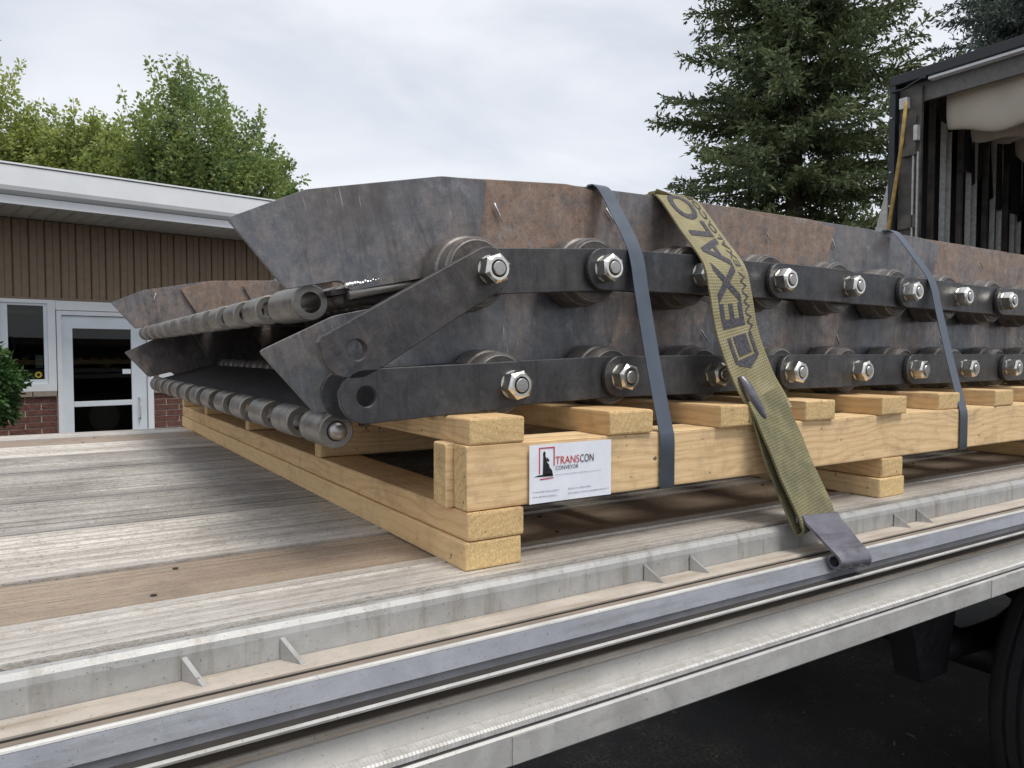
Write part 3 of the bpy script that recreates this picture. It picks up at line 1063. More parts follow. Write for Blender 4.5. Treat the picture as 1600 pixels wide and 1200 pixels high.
# tack-weld strokes on the wing plates
tk = MB()
rr = random.Random(5)
tk.tube([(0, 0, 0), (.006, 0, -.008), (.014, 0, -.017), (.020, 0, -.026)], [.0010, .0019, .0017, .0008], 6)
tk_me = tk.mesh('tack_weld')
for i in range(12):
    x, z = up_h[i]
    if i:
        obj('tack_weld', tk_me, 'weld', UP, (x + .065 + .012 * (i % 3), WY0 - .0035, H + z + .125), (0, .2 * (i % 2), 0))
    x, z = lo_h[i]
    if i > 1:
        obj('tack_weld', tk_me, 'weld', LO, (x + .055 + .02 * (i % 2), WY0 - .004, H + z + .088), (0, .15 * (i % 3), 0))
for i in range(2):
    x, z = up_h[0]
    obj('tack_weld', tk_me, 'weld', UP, (x + .02 + .14 * i, WY1 - .012, H + z + .12), (0, -2.2, 0))

# ------------------------------------------------------------------ straps
def catmull(pts, n=14):
    pts = [Vector(p) for p in pts]
    P_ = [pts[0] * 2 - pts[1]] + pts + [pts[-1] * 2 - pts[-2]]
    out = []
    for i in range(1, len(P_) - 2):
        a, b, c, d = P_[i - 1:i + 3]
        for k in range(n):
            t = k / n
            out.append(.5 * ((2 * b) + (c - a) * t + (2 * a - 5 * b + 4 * c - d) * t * t + (3 * b - a - 3 * c + d) * t ** 3))
    out.append(pts[-1])
    return out


class Ribbon:
    def __init__(s, path, width, lat=None):
        s.p = path
        s.w = width
        s.s = [0]
        for i in range(1, len(path)):
            s.s.append(s.s[-1] + (path[i] - path[i - 1]).length)
        s.t, s.l, s.n = [], [], []
        for i in range(len(path)):
            t = (path[min(i + 1, len(path) - 1)] - path[max(i - 1, 0)]).normalized()
            l = Vector((1, 0, 0)) if lat is None else lat(s.s[i])
            l = (l - t * l.dot(t)).normalized()
            s.t.append(t)
            s.l.append(l)
            s.n.append(l.cross(t) * -1)

    def at(s, d, w, off=0):
        import bisect
        i = min(max(bisect.bisect_right(s.s, d) - 1, 0), len(s.p) - 2)
        f = (d - s.s[i]) / max(1e-9, s.s[i + 1] - s.s[i])
        return s.p[i].lerp(s.p[i + 1], f) + s.l[i].lerp(s.l[i + 1], f) * w + s.n[i].lerp(s.n[i + 1], f) * off

    def mesh(s, name, th, org, nw=4, wob=0, seed=0):
        rr = random.Random(seed)
        vs, fs, uvs = [], [], []
        m = nw + 1
        n = len(s.p)
        cup = [rr.uniform(-1, 1) * wob for _ in range(n // 6 + 3)]
        for side in (0, 1):
            for i in range(n):
                q = cup[i // 6] + (cup[i // 6 + 1] - cup[i // 6]) * ((i % 6) / 6)
                for k in range(m):
                    w = (k / nw - .5) * s.w
                    p = s.p[i] + s.l[i] * w + s.n[i] * ((th / 2 if side == 0 else -th / 2) + q * (abs(k / nw - .5) * 2) ** 2) - org
                    vs.append(p)
                    uvs.append((w, s.s[i]))
        N = n * m
        for i in range(n - 1):
            for k in range(nw):
                a = i * m + k
                fs.append((a, a + 1, a + m + 1, a + m))
                fs.append((N + a, N + a + m, N + a + m + 1, N + a + 1))
            for k in (0, nw):
                a = i * m + k
                fs.append((a, a + m, N + a + m, N + a))
        for k in range(nw):
            for i in (0, n - 1):
                a = i * m + k
                fs.append((a, N + a, N + a + 1, a + 1))
        me = bpy.data.meshes.new(name)
        me.from_pydata(vs, [], fs)
        uvl = me.uv_layers.new(name='UVMap')
        for lp in me.loops:
            uvl.data[lp.index].uv = uvs[lp.vertex_index]
        bm = bmesh.new()
        bm.from_mesh(me)
        bmesh.ops.recalc_face_normals(bm, faces=bm.faces)
        bm.to_mesh(me)
        bm.free()
        me.polygons.foreach_set('use_smooth', [True] * len(me.polygons))
        me.set_sharp_from_angle(angle=.7)
        return me


def steel_strap(x, label, lean):
    bz_ = bz - H
    path = [(x, 3.32, bz_ - .002), (x, 3.322, .02), (x, 3.20, .29), (x, 3.12, .299), (x, 2.6, .2965), (x, 1.6, .2965), (x + .003, 1.10, .2985), (x + .004, 1.068, .3015), (x + .004, 1.047, .297), (x + .004, 1.028, .278),
            (x + .002, .992, .230), (x, .958, .182), (x - .001, .944, .150), (x - .002, .932, .10), (x - .002, .905, -.01), (x - .001, .8775, -.112), (x, .8722, -.135), (x, .8715, -.17), (x, .8715, -.20)]
    pts = [Vector((p[0], p[1], p[2] + H)) for p in path]
    sm = catmull(pts, 8)
    sm += [Vector((x, yy, zz + H)) for yy, zz in ((.8715, bz_ + .003), (.8722, bz_ - .0005), (.8745, bz_ - .0022), (.885, bz_ - .0026), (.94, bz_ - .0026), (1.2, bz_ - .0026))]
    rb = Ribbon(sm, .031, lambda s_: Vector((1, lean, 0)))
    org = Vector((x, .87, bz))
    o = obj('steel_band', rb.mesh('steel_band', .0014, org, 2), 'strap', None, org)
    return tag(o, label, 'strap', 'steel bands round the load')


steel_strap(.846, 'blue-grey steel band over the belts just right of the white card', 0)
steel_strap(1.760, 'blue-grey steel band over the belts near the tarp frame', 0)

# webbing strap with flat hook
SX, SY, SZ = 1.15, .79, H - .37
WS = thing('webbing_strap', (SX, SY, SZ), 'faded yellow webbing tie-down strap with dark lettering and flat hook', 'strap')
wpath = [(1.0, 3.33, -.25), (1.0, 3.24, .10), (1.0, 3.12, .303), (1.005, 2.6, .298), (1.015, 1.6, .298), (1.034, 1.10, .3015), (1.036, 1.068, .3045), (1.037, 1.040, .290), (1.036, .985, .226), (1.035, .930, .160), (1.036, .914, .11),
         (1.045, .905, .04), (1.068, .887, -.04), (1.086, .872, -.085), (1.098, .862, -.115)]
wpts = catmull([Vector((p[0], p[1], p[2] + H)) for p in wpath], 10)
web = Ribbon(wpts, .104, lambda s_: Vector((1, -.03, .0)))
obj('webbing', web.mesh('webbing', .0032, WS.location, 8, .0012, 4), 'web', WS, WS.location)
# sewn end loop round the hook's bar, dirtier than the rest
loop = [(1.076, .871, -.072), (1.086, .859, -.105), (1.095, .845, -.145), (1.108, .826, -.20), (1.120, .8075, -.250), (1.127, .7965, -.280), (1.129, .7945, -.292), (1.129, .8000, -.300), (1.128, .8085, -.297), (1.120, .8260, -.255), (1.108, .845, -.20), (1.096, .858, -.15), (1.086, .872, -.09)]
lp = Ribbon(catmull([Vector((p[0], p[1], p[2] + H)) for p in loop], 8), .102, lambda s_: Vector((1, .10, .16)))
lo_o = obj('end_loop', lp.mesh('end_loop', .0042, WS.location, 8, .001, 9), 'web_dark', WS, WS.location)
curl = catmull([Vector(p) for p in ((1.030, .884, -.040), (1.036, .874, -.058), (1.043, .866, -.080), (1.054, .860, -.102), (1.062, .858, -.118))], 5)
rad = [.0035 + .0065 * math.sin(math.pi * (i_ + .6) / (len(curl) + .4)) ** .7 for i_ in range(len(curl))]
tag(obj('end_collar', MB().tube([tuple(p) for p in curl], rad, 12), 'hook', WS, (0, 0, H)), 'dark curled collar where the strap end is folded')


def hook_mesh():
    """flat hook: plate, slot bar at the top and a lip curled under the rub rail"""
    prof = [(.0225, -.004), (.0235, .004), (.0195, .0085), (.0130, .0080), (.0060, -.001), (-.012, -.0140), (-.030, -.0290), (-.0450, -.0400), (-.0530, -.0465), (-.0572, -.0550), (-.0540, -.0635), (-.0450, -.0672), (-.0365, -.0635), (-.0330, -.0550), (-.0370, -.0470), (-.0430, -.0450)]
    pts = catmull([Vector((0, y, z)) for y, z in prof], 5)
    n = len(pts)
    ws, hs = 9, .0042
    b = MB()
    W = .098
    row = ws + 1
    vs = []
    for side in (0, 1):
        for i, p in enumerate(pts):
            t = (pts[min(i + 1, n - 1)] - pts[max(i - 1, 0)]).normalized()
            nn = Vector((0, t.z, -t.y))
            f = i / (n - 1)
            taper = 1.0 - .20 * max(0, min(1, (f - .30) / .25))
            for k in range(row):
                u = k / ws - .5
                crease = .0016 * math.sin(u * 2 * math.pi * 2.5) * max(0, min(1, (f - .42) / .1)) * max(0, min(1, (.85 - f) / .1))
                q = p + nn * (-(hs / 2) if side else hs / 2) + nn * crease
                vs.append((u * W * taper, q.y, q.z))
    N = n * row
    fs = []
    for i in range(n - 1):
        for k in range(ws):
            a_ = i * row + k
            fs += [(a_, a_ + 1, a_ + row + 1, a_ + row), (N + a_, N + a_ + row, N + a_ + row + 1, N + a_ + 1)]
        for k in (0, ws):
            a_ = i * row + k
            fs.append((a_, a_ + row, N + a_ + row, N + a_))
    for k in range(ws):
        for i in (0, n - 1):
            a_ = i * row + k
            fs.append((a_, N + a_, N + a_ + 1, a_ + 1))
    b.add(vs, fs, True)
    return set_sharp(b.mesh('flat_hook'), .7)


hk = obj('flat_hook', hook_mesh(), 'hook', WS, (1.131, .780, H - .288), (0, .06, 0))
for (dx, y, z, r) in ((.036, -.0062, -.0122, .0042), (.010, -.0165, -.0205, .0042), (.020, -.0385, -.0385, .0042)):
    obj('rivet_hole', MB().lathe_y([(r, .0004), (r, -.0008), (0, -.0010)], 0, 0, 12), 'groove', hk, (dx, y, z), (-.80, 0, 0), local=True)


def text_mesh(body, size=1.0, subdiv=0, bold=0):
    cu = bpy.data.curves.new('txt', 'FONT')
    cu.body = body
    cu.size = size
    cu.resolution_u = 4
    cu.offset = bold
    to = bpy.data.objects.new('txt', cu)
    col.objects.link(to)
    bpy.context.view_layer.update()
    dg = bpy.context.evaluated_depsgraph_get()
    me = bpy.data.meshes.new_from_object(to.evaluated_get(dg))
    bpy.data.objects.remove(to)
    bm = bmesh.new()
    bm.from_mesh(me)
    if subdiv:
        bmesh.ops.triangulate(bm, faces=bm.faces)
        for _ in range(subdiv):
            bmesh.ops.subdivide_edges(bm, edges=[e for e in bm.edges if e.calc_length() > .12 * size], cuts=1)
            bmesh.ops.triangulate(bm, faces=bm.faces)
    vs = [v.co.copy() for v in bm.verts]
    bm.verts.index_update()
    fs = [tuple(v.index for v in f.verts) for f in bm.faces]
    bm.free()
    return vs, fs


def flat_obj(name, vs, fs, mat, parent, loc=(0, 0, 0), **kw):
    me = bpy.data.meshes.new(name)
    me.from_pydata(vs, [], fs)
    return obj(name, me, mat, parent, loc, **kw)


def strap_text(name, body, s0, s1, w_base, cap):
    """letters read upwards along the strap, their tops to the left"""
    vs, fs = text_mesh(body, 1.0, 4, .022 if len(body) < 8 else .008)
    xs = [v.x for v in vs]
    x0, x1 = min(xs), max(xs)
    y1 = max(v.y for v in vs)
    out = []
    for v in vs:
        d = s0 + (s1 - s0) * (v.x - x0) / (x1 - x0)
        w = w_base - v.y / y1 * cap
        out.append(web.at(d, w, .0026) - WS.location)
    flat_obj(name, out, fs, 'print', WS, WS.location)


S = web.s[-1]


def s_at(z_rel, ymax=1.2):
    best = min((abs(web.p[i].z - H - z_rel), i) for i in range(len(web.p)) if web.p[i].y < ymax)
    return web.s[best[1]]


sE, sO = s_at(.045), s_at(.300, 1.075) - .004
strap_text('strap_lettering', 'EXALO', sE, sO, .020, .056)
strap_text('strap_lettering', 'WWW.EXALO.COM', s_at(.035), sO - .012, .0415, .0135)
# emblem below the word: bracketed block
def strap_poly(pts):
    vs = []
    fs = []
    for quad in pts:
        b0 = len(vs)
        n = 8
        (a0, w0), (a1, w1), (a2, w2), (a3, w3) = quad
        for i in range(n + 1):
            t = i / n
            vs.append(web.at(a0 + (a3 - a0) * t, w0 + (w3 - w0) * t, .0026) - WS.location)
            vs.append(web.at(a1 + (a2 - a1) * t, w1 + (w2 - w1) * t, .0026) - WS.location)
        fs += [(b0 + 2 * i, b0 + 2 * i + 1, b0 + 2 * i + 3, b0 + 2 * i + 2) for i in range(n)]
    flat_obj('strap_emblem', vs, fs, 'print', WS, WS.location)


e0 = s_at(.030)
strap_poly([((e0, -.017), (e0, .017), (e0 + .036, .017), (e0 + .036, -.017)),
            ((e0, -.032), (e0, -.024), (e0 + .046, -.024), (e0 + .046, -.032)),
            ((e0, .024), (e0, .032), (e0 + .046, .032), (e0 + .046, .024)),
            ((e0 + .042, -.030), (e0 + .042, 0), (e0 + .062, 0), (e0 + .050, -.026)),
            ((e0 + .042, 0), (e0 + .042, .030), (e0 + .050, .026), (e0 + .062, 0))])

# ------------------------------------------------------------------ printed card on the beam
CX0, CX1, CZ0, CZ1 = .580, .729, H - .2145, H - .1305
card = thing('printed_card', (.655, .875, CZ0), 'white printed card with red and black logo on the pallet beam', 'card')
cb = MB()
nseg = 12
vs, fs = [], []
for side in (0, 1):
    for i in range(nseg + 1):
        u = i / nseg
        yy = .8742 - .0014 * math.sin(u * math.pi) * 0 - .0012 - (.0009 if side == 0 else 0) - .0010 * (abs(u - .5) * 2) ** 3
        for z in (CZ0, CZ1):
            vs.append((CX0 + (CX1 - CX0) * u, yy, z))
N = 2 * (nseg + 1)
for i in range(nseg):
    a = 2 * i
    fs += [(a, a + 2, a + 3, a + 1), (N + a, N + a + 1, N + a + 3, N + a + 2), (a, N + a, N + a + 2, a + 2), (a + 1, a + 3, N + a + 3, N + a + 1)]
fs += [(0, 1, N + 1, N), (2 * nseg, N + 2 * nseg, N + 2 * nseg + 1, 2 * nseg + 1)]
cb.add(vs, fs)
obj('sheet', cb, 'paper', card, (0, 0, 0))
CY = .8712


def card_pt(u, v):
    """u right, v up in card fractions"""
    return (CX0 + (CX1 - CX0) * u, CY, CZ0 + (CZ1 - CZ0) * v)


def card_poly(name, polys, mat):
    vs, fs = [], []
    for p in polys:
        fs.append(tuple(range(len(vs), len(vs) + len(p))))
        vs += [card_pt(*q) for q in p]
    flat_obj(name, vs, fs, mat, card, (0, 0, 0))


def card_text(name, body, u0, u1, v0, v1, mat, dy=0):
    vs, fs = text_mesh(body, 1.0)
    xs = [v.x for v in vs]
    ys = [v.y for v in vs]
    x0, x1, y1 = min(xs), max(xs), max(ys)
    out = []
    for v in vs:
        p = card_pt(u0 + (u1 - u0) * (v.x - x0) / (x1 - x0), v0 + (v1 - v0) * v.y / y1)
        out.append((p[0], p[1] - dy, p[2]))
    flat_obj(name, out, fs, mat, card, (0, 0, 0))


card_text('card_lettering', 'TRANS', .305, .595, .640, .775, 'ink_red')
card_text('card_lettering', 'CON', .605, .775, .640, .775, 'ink_black')
card_text('card_lettering', 'CONVEYOR', .305, .585, .545, .612, 'ink_black')
fr = .012
card_poly('card_frame', [[(.115, .93), (.29, .93), (.29, .95), (.115, .95)], [(.11, .50), (.122, .50), (.122, .945), (.11, .945)], [(.283, .62), (.295, .62), (.295, .945), (.283, .945)], [(.12, .395), (.29, .41), (.27, .425), (.12, .415)]], 'ink_red')
card_poly('card_emblem', [[(.05, .455), (.28, .445), (.265, .49), (.10, .480)], [(.155, .47), (.205, .47), (.200, .74), (.185, .80), (.188, .86), (.172, .885), (.157, .86), (.160, .79)],
                          [(.2, .47), (.275, .47), (.262, .55), (.235, .60), (.225, .66), (.2, .69)], [(.205, .70), (.235, .71), (.218, .755), (.2, .78)]], 'ink_black')
rr = random.Random(11)


def faint_line(u0, u1, v, h):
    polys = []
    u = u0
    while u < u1 - .004:
        w = rr.uniform(.006, .016)
        k = rr.uniform(.7, 1.2)
        polys.append([(u, v), (min(u + w, u1), v), (min(u + w, u1), v + h * k), (u, v + h * k)])
        u += w + rr.uniform(.005, .012)
    return polys


for a_ in ((.31, .875, .455, .014), (.03, .36, .185, .020), (.03, .33, .10, .020), (.46, .74, .185, .020), (.46, .97, .105, .020)):
    card_poly('fine_print_line', faint_line(*a_), 'ink_grey')
    card.children[-1]['kind'] = 'stuff'

# ------------------------------------------------------------------ retracted rolling tarp
AXX = 5.45
TP = thing('rolling_tarp_frame', (AXX, 2.03, DZ), 'black framed retracted rolling tarp with beige folds at the front of the trailer', 'tarp')
obj('header_beam', MB().box(-.05, .06, .74, 3.262, H + 1.985, H + 2.058).mesh('header_beam', bevel=.006), 'black_frame', TP, (AXX, 0, 0))
obj('header_trim', MB().box(-.035, .03, .80, 2.985, H + 1.962, H + 1.982).mesh('header_trim', bevel=.003), 'white_trim', TP, (AXX, 0, 0))
obj('header_panel', MB().box(.035, .06, .80, 3.20, H + 1.84, H + 1.983), 'grey_panel', TP, (AXX, 0, 0))
for y0, y1 in ((3.215, 3.262), (.75, .797)):
    obj('corner_post', MB().box(-.05, .06, y0, y1, DZ + .02, H + 1.984).mesh('corner_post', bevel=.006), 'black_frame', TP, (AXX, 0, 0))
pp = obj('post_panel', MB().box(.0, .03, 3.045, 3.212, DZ + .02, H + 1.95).mesh('post_panel', bevel=.004), 'post_panel', TP, (AXX, 0, 0))
for (y0, y1, z0, z1, d, mt) in ((3.07, 3.17, 1.45, 1.74, .03, 'post_panel'), (3.085, 3.098, .75, 1.47, .02, 'pale_metal'), (3.052, 3.064, .75, 1.47, .02, 'pale_metal'),
                                (3.13, 3.19, 1.80, 1.88, .045, 'leg'), (3.155, 3.185, 1.52, 1.70, .05, 'black_frame'), (3.06, 3.20, .92, 1.02, .02, 'post_panel'), (3.05, 3.08, 1.55, 1.66, .045, 'leg'), (3.03, 3.21, .60, .72, .03, 'post_panel')):
    obj('latch_bracket', MB().box(-d, -.002, y0, y1, z0, z1).mesh('latch_bracket', bevel=.004), mt, pp, (AXX, 0, H))
for z in (1.1, 1.35, 1.75, .9):
    obj('rivet', MB().tube([(-.052, 3.238, z), (-.066, 3.238, z)], .007, 8), 'leg', TP, (AXX, 0, H))
obj('brace_pole', MB().tube([(-.085, 3.112, 1.83), (-.085, 3.150, 1.45), (-.085, 3.232, .90), (-.085, 3.30, .40), (-.085, 3.35, .02)], .0135, 10), 'yellow_pole', TP, (AXX, 0, H))
obj('cable', MB().tube(catmull([Vector(p) for p in ((-.06, 3.24, 1.94), (-.06, 3.16, 1.935), (-.06, 3.10, 1.95), (-.06, 3.02, 1.975), (-.06, 2.99, 1.972))], 6), .008, 6), 'black_frame', TP, (AXX, 0, H))
# pale outer flap beside the far post
fl = MB()
fl.add([(-.02, 3.262, -.25), (-.02, 3.262, 1.35), (-.02, 3.50, .45), (-.02, 3.52, -.25), (.0, 3.262, -.25), (.0, 3.262, 1.35), (.0, 3.50, .45), (.0, 3.52, -.25)],
       [(0, 1, 2, 3), (7, 6, 5, 4), (0, 4, 5, 1), (1, 5, 6, 2), (2, 6, 7, 3), (3, 7, 4, 0)])
obj('side_flap', fl, 'pale_metal', TP, (AXX, 0, H))
# bows packed together and the cloth bunched between them
nb = 24
rr = random.Random(21)
for k in range(nb):
    x = AXX + .36 + .125 * k + rr.uniform(-.025, .025)
    y = 3.20 + rr.uniform(-.02, .02)
    th = .009 if k % 3 else .022
    b = MB()
    b.box(-th * .6, th * .6, y - .075, y - .035, DZ + .02, H + 1.97)
    b.box(-th * .6, th * .6, .80, 3.2, H + 1.97, H + 2.01)
    b.box(-th * .6, th * .6, .80, .84, DZ + .02, H + 1.97)
    obj('tarp_bow', b, 'leg' if k % 3 else 'post_panel', TP, (x, 0, 0))
# far wall and front wall of black cloth with vertical pleats
def pleat(x0, x1, y, z0, z1, amp, per, seed):
    r2 = random.Random(seed)
    n = int((x1 - x0) / per * 6)
    vs, fs = [], []
    for j in range(5):
        z = z0 + (z1 - z0) * j / 4
        for i in range(n + 1):
            t = i / n
            vs.append((x0 + (x1 - x0) * t, y + amp * math.sin(2 * math.pi * (x1 - x0) * t / per + .4 * math.sin(j + seed)), z))
    for j in range(4):
        for i in range(n):
            a_ = j * (n + 1) + i
            fs.append((a_, a_ + 1, a_ + n + 2, a_ + n + 1))
    b = MB()
    b.add(vs, fs, True)
    return b


obj('curtain', pleat(AXX + .08, 9.2, 3.27, DZ - .1, H + 2.02, .025, .22, 1), 'tarp_black', TP)
obj('curtain', pleat(AXX + .08, 9.2, .76, DZ - .1, H + 2.02, .02, .22, 2), 'tarp_black', TP)
obj('front_wall', MB().box(9.2, 9.25, .74, 3.29, DZ, H + 2.05), 'tarp_black', TP)
obj('roof_sheet', MB().box(AXX + .06, 9.2, .74, 3.29, H + 2.03, H + 2.045), 'tarp_beige', TP)
# black folds hanging in front of the bow tops
for k in range(14):
    x = AXX + .52 + .19 * k
    zb = [1.55, 1.42, 1.18, 1.30, 1.02, 1.16, .96, 1.12, .95, 1.1, .9, 1.05, .9, 1.0][k]
    b = MB()
    vs, fs = [], []
    for i in range(9):
        a_ = i / 8
        xx = x + (a_ - .5) * .26
        z = zb + .10 * (abs(a_ - .5) * 2) ** 1.4 + .03 * math.sin(k * 3 + i)
        vs += [(xx, 3.13 + .04 * math.sin(i * 1.3 + k), H + z + .18 + .25 * (k % 2)), (xx, 3.14 + .03 * math.cos(i + k), H + 2.02)]
    fs = [(2 * i, 2 * i + 2, 2 * i + 3, 2 * i + 1) for i in range(8)]
    b.add(vs, fs, True)
    obj('curtain_fold', b, 'tarp_black', TP)
# beige roof cloth hanging in loops between the bows
for k in range(8):
    x = AXX + .16 + .30 * k
    hgt = (.42, .44, .40, .46, .42, .4, .4, .4)[k]
    b = MB()
    ny, nt = 44, 13
    vs, fs = [], []
    r2 = random.Random(40 + k)
    ph = [r2.uniform(0, 6) for _ in range(4)]
    ye = 2.945 - .02 * k
    for j in range(ny + 1):
        y = ye - (ye - .85) * j / ny
        sag = hgt * (1 + .05 * math.sin(y * 5 + ph[0]) + .05 * math.sin(y * 13 + ph[1]) + (.10 * (abs((y * 4.2 + ph[1]) % 1 - .5) * 2) if k > 1 else 0)) * (1 - .12 * math.exp(-(ye - y) * 9))
        for i in range(nt + 1):
            a_ = math.pi * i / nt
            wx = .040 + .012 * math.sin(y * 3 + ph[2]) + .008 * math.sin(y * 17 + ph[1])
            vs.append((x + .02 - wx * math.cos(a_) + .012 * math.sin(y * 9 + ph[3]), y, H + 1.97 - sag * (math.sin(a_) ** .45 if 0 < i < nt else 0)))
    for j in range(ny):
        for i in range(nt):
            a_ = j * (nt + 1) + i
            fs.append((a_, a_ + 1, a_ + nt + 2, a_ + nt + 1))
    fs.append(tuple(range(nt + 1)))
    b.add(vs, fs, True)
    obj('roof_fold', b, 'tarp_beige', TP)

# ------------------------------------------------------------------ building
BA = math.atan2(.166, .986)
BL = thing('brick_building', (.612, 9.661, 0), 'low building with brown metal siding, white fascia and white glazed door', 'building', BA)


def bobj(name, me, mat, parent=BL, loc=(0, 0, 0), rot=(0, 0, 0)):
    return obj(name, me, mat, parent, loc, rot, local=True)


def bz_(z):
    return H + z


U0, U1 = -7.0, 9.0
DEP = 7.0
# walls (local y grows into the building)
bobj('wall', MB().box(U0, -1.32, .11, .25, 0, bz_(.60)), 'mortar')
bobj('wall', MB().box(U0, -1.32, .11, .25, bz_(.60), bz_(1.44)), 'siding')
b = MB().box(.53, U1, .11, .25, 0, bz_(-.40))
bobj('wall', b, 'mortar')
bobj('wall', MB().box(.53, U1, .11, .25, bz_(-.40), bz_(1.44)), 'siding')
bobj('wall', MB().box(-1.318, -.462, .11, .25, 0, bz_(-.475)), 'mortar')
bobj('wall', MB().box(-1.318, .528, .11, .25, bz_(.62), bz_(1.44)), 'siding')
bobj('wall', MB().box(U0, U0 + .15, .25, DEP, 0, bz_(1.44)), 'mortar')
bobj('wall', MB().box(U1 - .15, U1, .25, DEP, 0, bz_(1.44)), 'mortar')
bobj('wall', MB().box(U0, U1, DEP, DEP + .15, 0, bz_(1.44)), 'mortar')
bobj('room', MB().box(-1.5, 1.6, 2.6, 2.65, 0, bz_(1.40)), 'interior')
bobj('room', MB().box(-1.55, -1.5, .26, 2.65, 0, bz_(1.40)), 'interior')
bobj('room', MB().box(1.6, 1.65, .26, 2.65, 0, bz_(1.40)), 'interior')
bobj('room', MB().box(-1.6, 1.7, .252, 2.7, bz_(1.0), bz_(1.05)), 'interior')
bobj('room', MB().box(-1.6, 1.7, .252, 2.7, .02, .06), 'interior')
bobj('counter', MB().box(-1.2, 1.2, 1.6, 2.1, .06, bz_(-.55)), 'tan')
# siding boards
sp = .150
sid = MB()
sid.add([(0.004, .108, 0), (.004, .088, 0), (.012, .080, 0), (sp * .46, .080, 0), (sp * .48, .086, 0), (sp * .52, .086, 0), (sp * .54, .080, 0), (sp - .014, .080, 0), (sp - .006, .088, 0), (sp - .006, .108, 0)] +
        [(0.004, .108, .83), (.004, .088, .83), (.012, .080, .83), (sp * .46, .080, .83), (sp * .48, .086, .83), (sp * .52, .086, .83), (sp * .54, .080, .83), (sp - .014, .080, .83), (sp - .006, .088, .83), (sp - .006, .108, .83)],
        [(i, i + 1, 11 + i, 10 + i) for i in range(9)] + [tuple(range(9, -1, -1)), tuple(range(10, 20))])
sme = sid.mesh('siding_board')
for k in range(int((U1 - U0) / sp)):
    u = U0 + sp * k
    if u > 5.2 or u < -4:
        continue
    bobj('siding_board', sme, 'siding', BL, (u, 0, bz_(.612)))
bobj('siding_trim', MB().box(-4, 5.2, .070, .110, bz_(.585), bz_(.611)), 'siding')
# brick courses
BH, BLN = .055, .290
bme = MB().box(0, BLN, 0, .10, 0, BH).mesh('brick', bevel=.003, bseg=1)
bhalf = MB().box(0, BLN / 2 - .005, 0, .10, 0, BH).mesh('brick', bevel=.003, bseg=1)
cnt = 0
rest = MB()
for (ua, ub, ztop, near) in ((-2.2, -.47, -.478, 1), (.54, 3.2, -.478, 0)):
    z = bz_(ztop) - BH - .01
    row = 0
    while z > .01:
        ln = ub - ua
        u = ub if near else ua
        sgn = -1 if near else 1
        first = True
        while True:
            L_ = BLN / 2 - .005 if (first and row % 2) else BLN
            first = False
            p = u - L_ if near else u
            if (near and p < ua) or (not near and p + L_ > ub):
                break
            if row < 12 and cnt < 240:
                bobj('brick', bhalf if L_ < .2 else bme, 'brick', BL, (p, .0975 + rnd.uniform(-.002, .002) - .002, z))
                cnt += 1
            else:
                rest.box(p, p + L_, .0975, .15, z, z + BH)
            u += sgn * (L_ + .014)
        z -= BH + .013
        row += 1
ro = bobj('brick_courses', rest, 'brick')
ro['kind'] = 'stuff'
for a_, c_ in ((-2.2, -.468), (.535, 3.2)):
    L_ = a_
    while L_ < c_ - .05:
        e = min(L_ + .30, c_)
        bobj('sill_brick', MB().box(L_ + .004, e - .004, .060, .14, bz_(-.475), bz_(-.418)).mesh('sill_brick', bevel=.004, bseg=1), 'sill')
        L_ = e
# window
wroot = bobj('window', MB().box(-1.32, -.468, .075, .12, bz_(-.415), bz_(.584)).mesh('x'), 'frame_white')
bpy.data.objects.remove(wroot)
wf = MB()
wf.box(-1.32, -.470, .062, .118, bz_(.545), bz_(.584))
wf.box(-1.32, -.470, .062, .118, bz_(-.415), bz_(-.335))
wf.box(-.545, -.470, .062, .118, bz_(-.335), bz_(.545))
wf.box(-1.32, -.985, .062, .118, bz_(-.335), bz_(.545))
wroot = bobj('window', wf, 'white_trim')
sf = MB()
sf.box(-.985, -.545, .085, .116, bz_(.520), bz_(.545))
sf.box(-.985, -.545, .085, .116, bz_(-.335), bz_(-.285))
sf.box(-.985, -.910, .085, .116, bz_(-.285), bz_(.520))
sf.box(-.580, -.545, .085, .116, bz_(-.285), bz_(.520))
bobj('sash', sf, 'frame_white', wroot)
bobj('pane', MB().box(-.912, -.578, .100, .104, bz_(-.287), bz_(.522)), 'glass', wroot)
bobj('blind', MB().box(-.93, -.56, .16, .165, bz_(.43), bz_(.475)), 'tan', wroot)
bobj('notice', MB().box(-.66, -.59, .112, .114, bz_(-.16), bz_(-.02)), 'paper', wroot)
stk = MB()
stk.lathe_y([(0, .0985), (.035, .0985)], -.637, bz_(-.235), 20)
bobj('sticker', stk, 'ink_yellow', wroot)
bobj('sticker', MB().lathe_y([(0, .0975), (.016, .0975)], -.637, bz_(-.235), 16), 'ink_black', wroot)
# panel above the door and door frame
bobj('transom_panel', MB().box(-.466, 2.6, .072, .118, bz_(.480), bz_(.583)).mesh('transom_panel', bevel=.003), 'white_trim')
bobj('trim_strip', MB().box(.60, 2.6, .070, .108, bz_(-.417), bz_(.478)), 'white_trim')
df = MB()
df.box(-.462, -.415, .050, .16, .05, bz_(.472))
df.box(.468, .530, .050, .16, .05, bz_(.472))
df.box(-.415, .468, .050, .16, bz_(.425), bz_(.472))
dr = bobj('door', df, 'white_trim')
lf = MB()
lf.box(-.408, -.305, .085, .125, .06, bz_(.418))
lf.box(.300, .462, .085, .125, .06, bz_(.418))
lf.box(-.305, .300, .085, .125, bz_(.280), bz_(.418))
lf.box(-.305, .300, .085, .125, .06, .30)
bobj('door_leaf', lf.mesh('door_leaf'), 'frame_white', dr)
bobj('mid_rail', MB().box(-.304, .299, .080, .128, bz_(-.605), bz_(-.545)).mesh('mid_rail', bevel=.004), 'frame_white', dr)
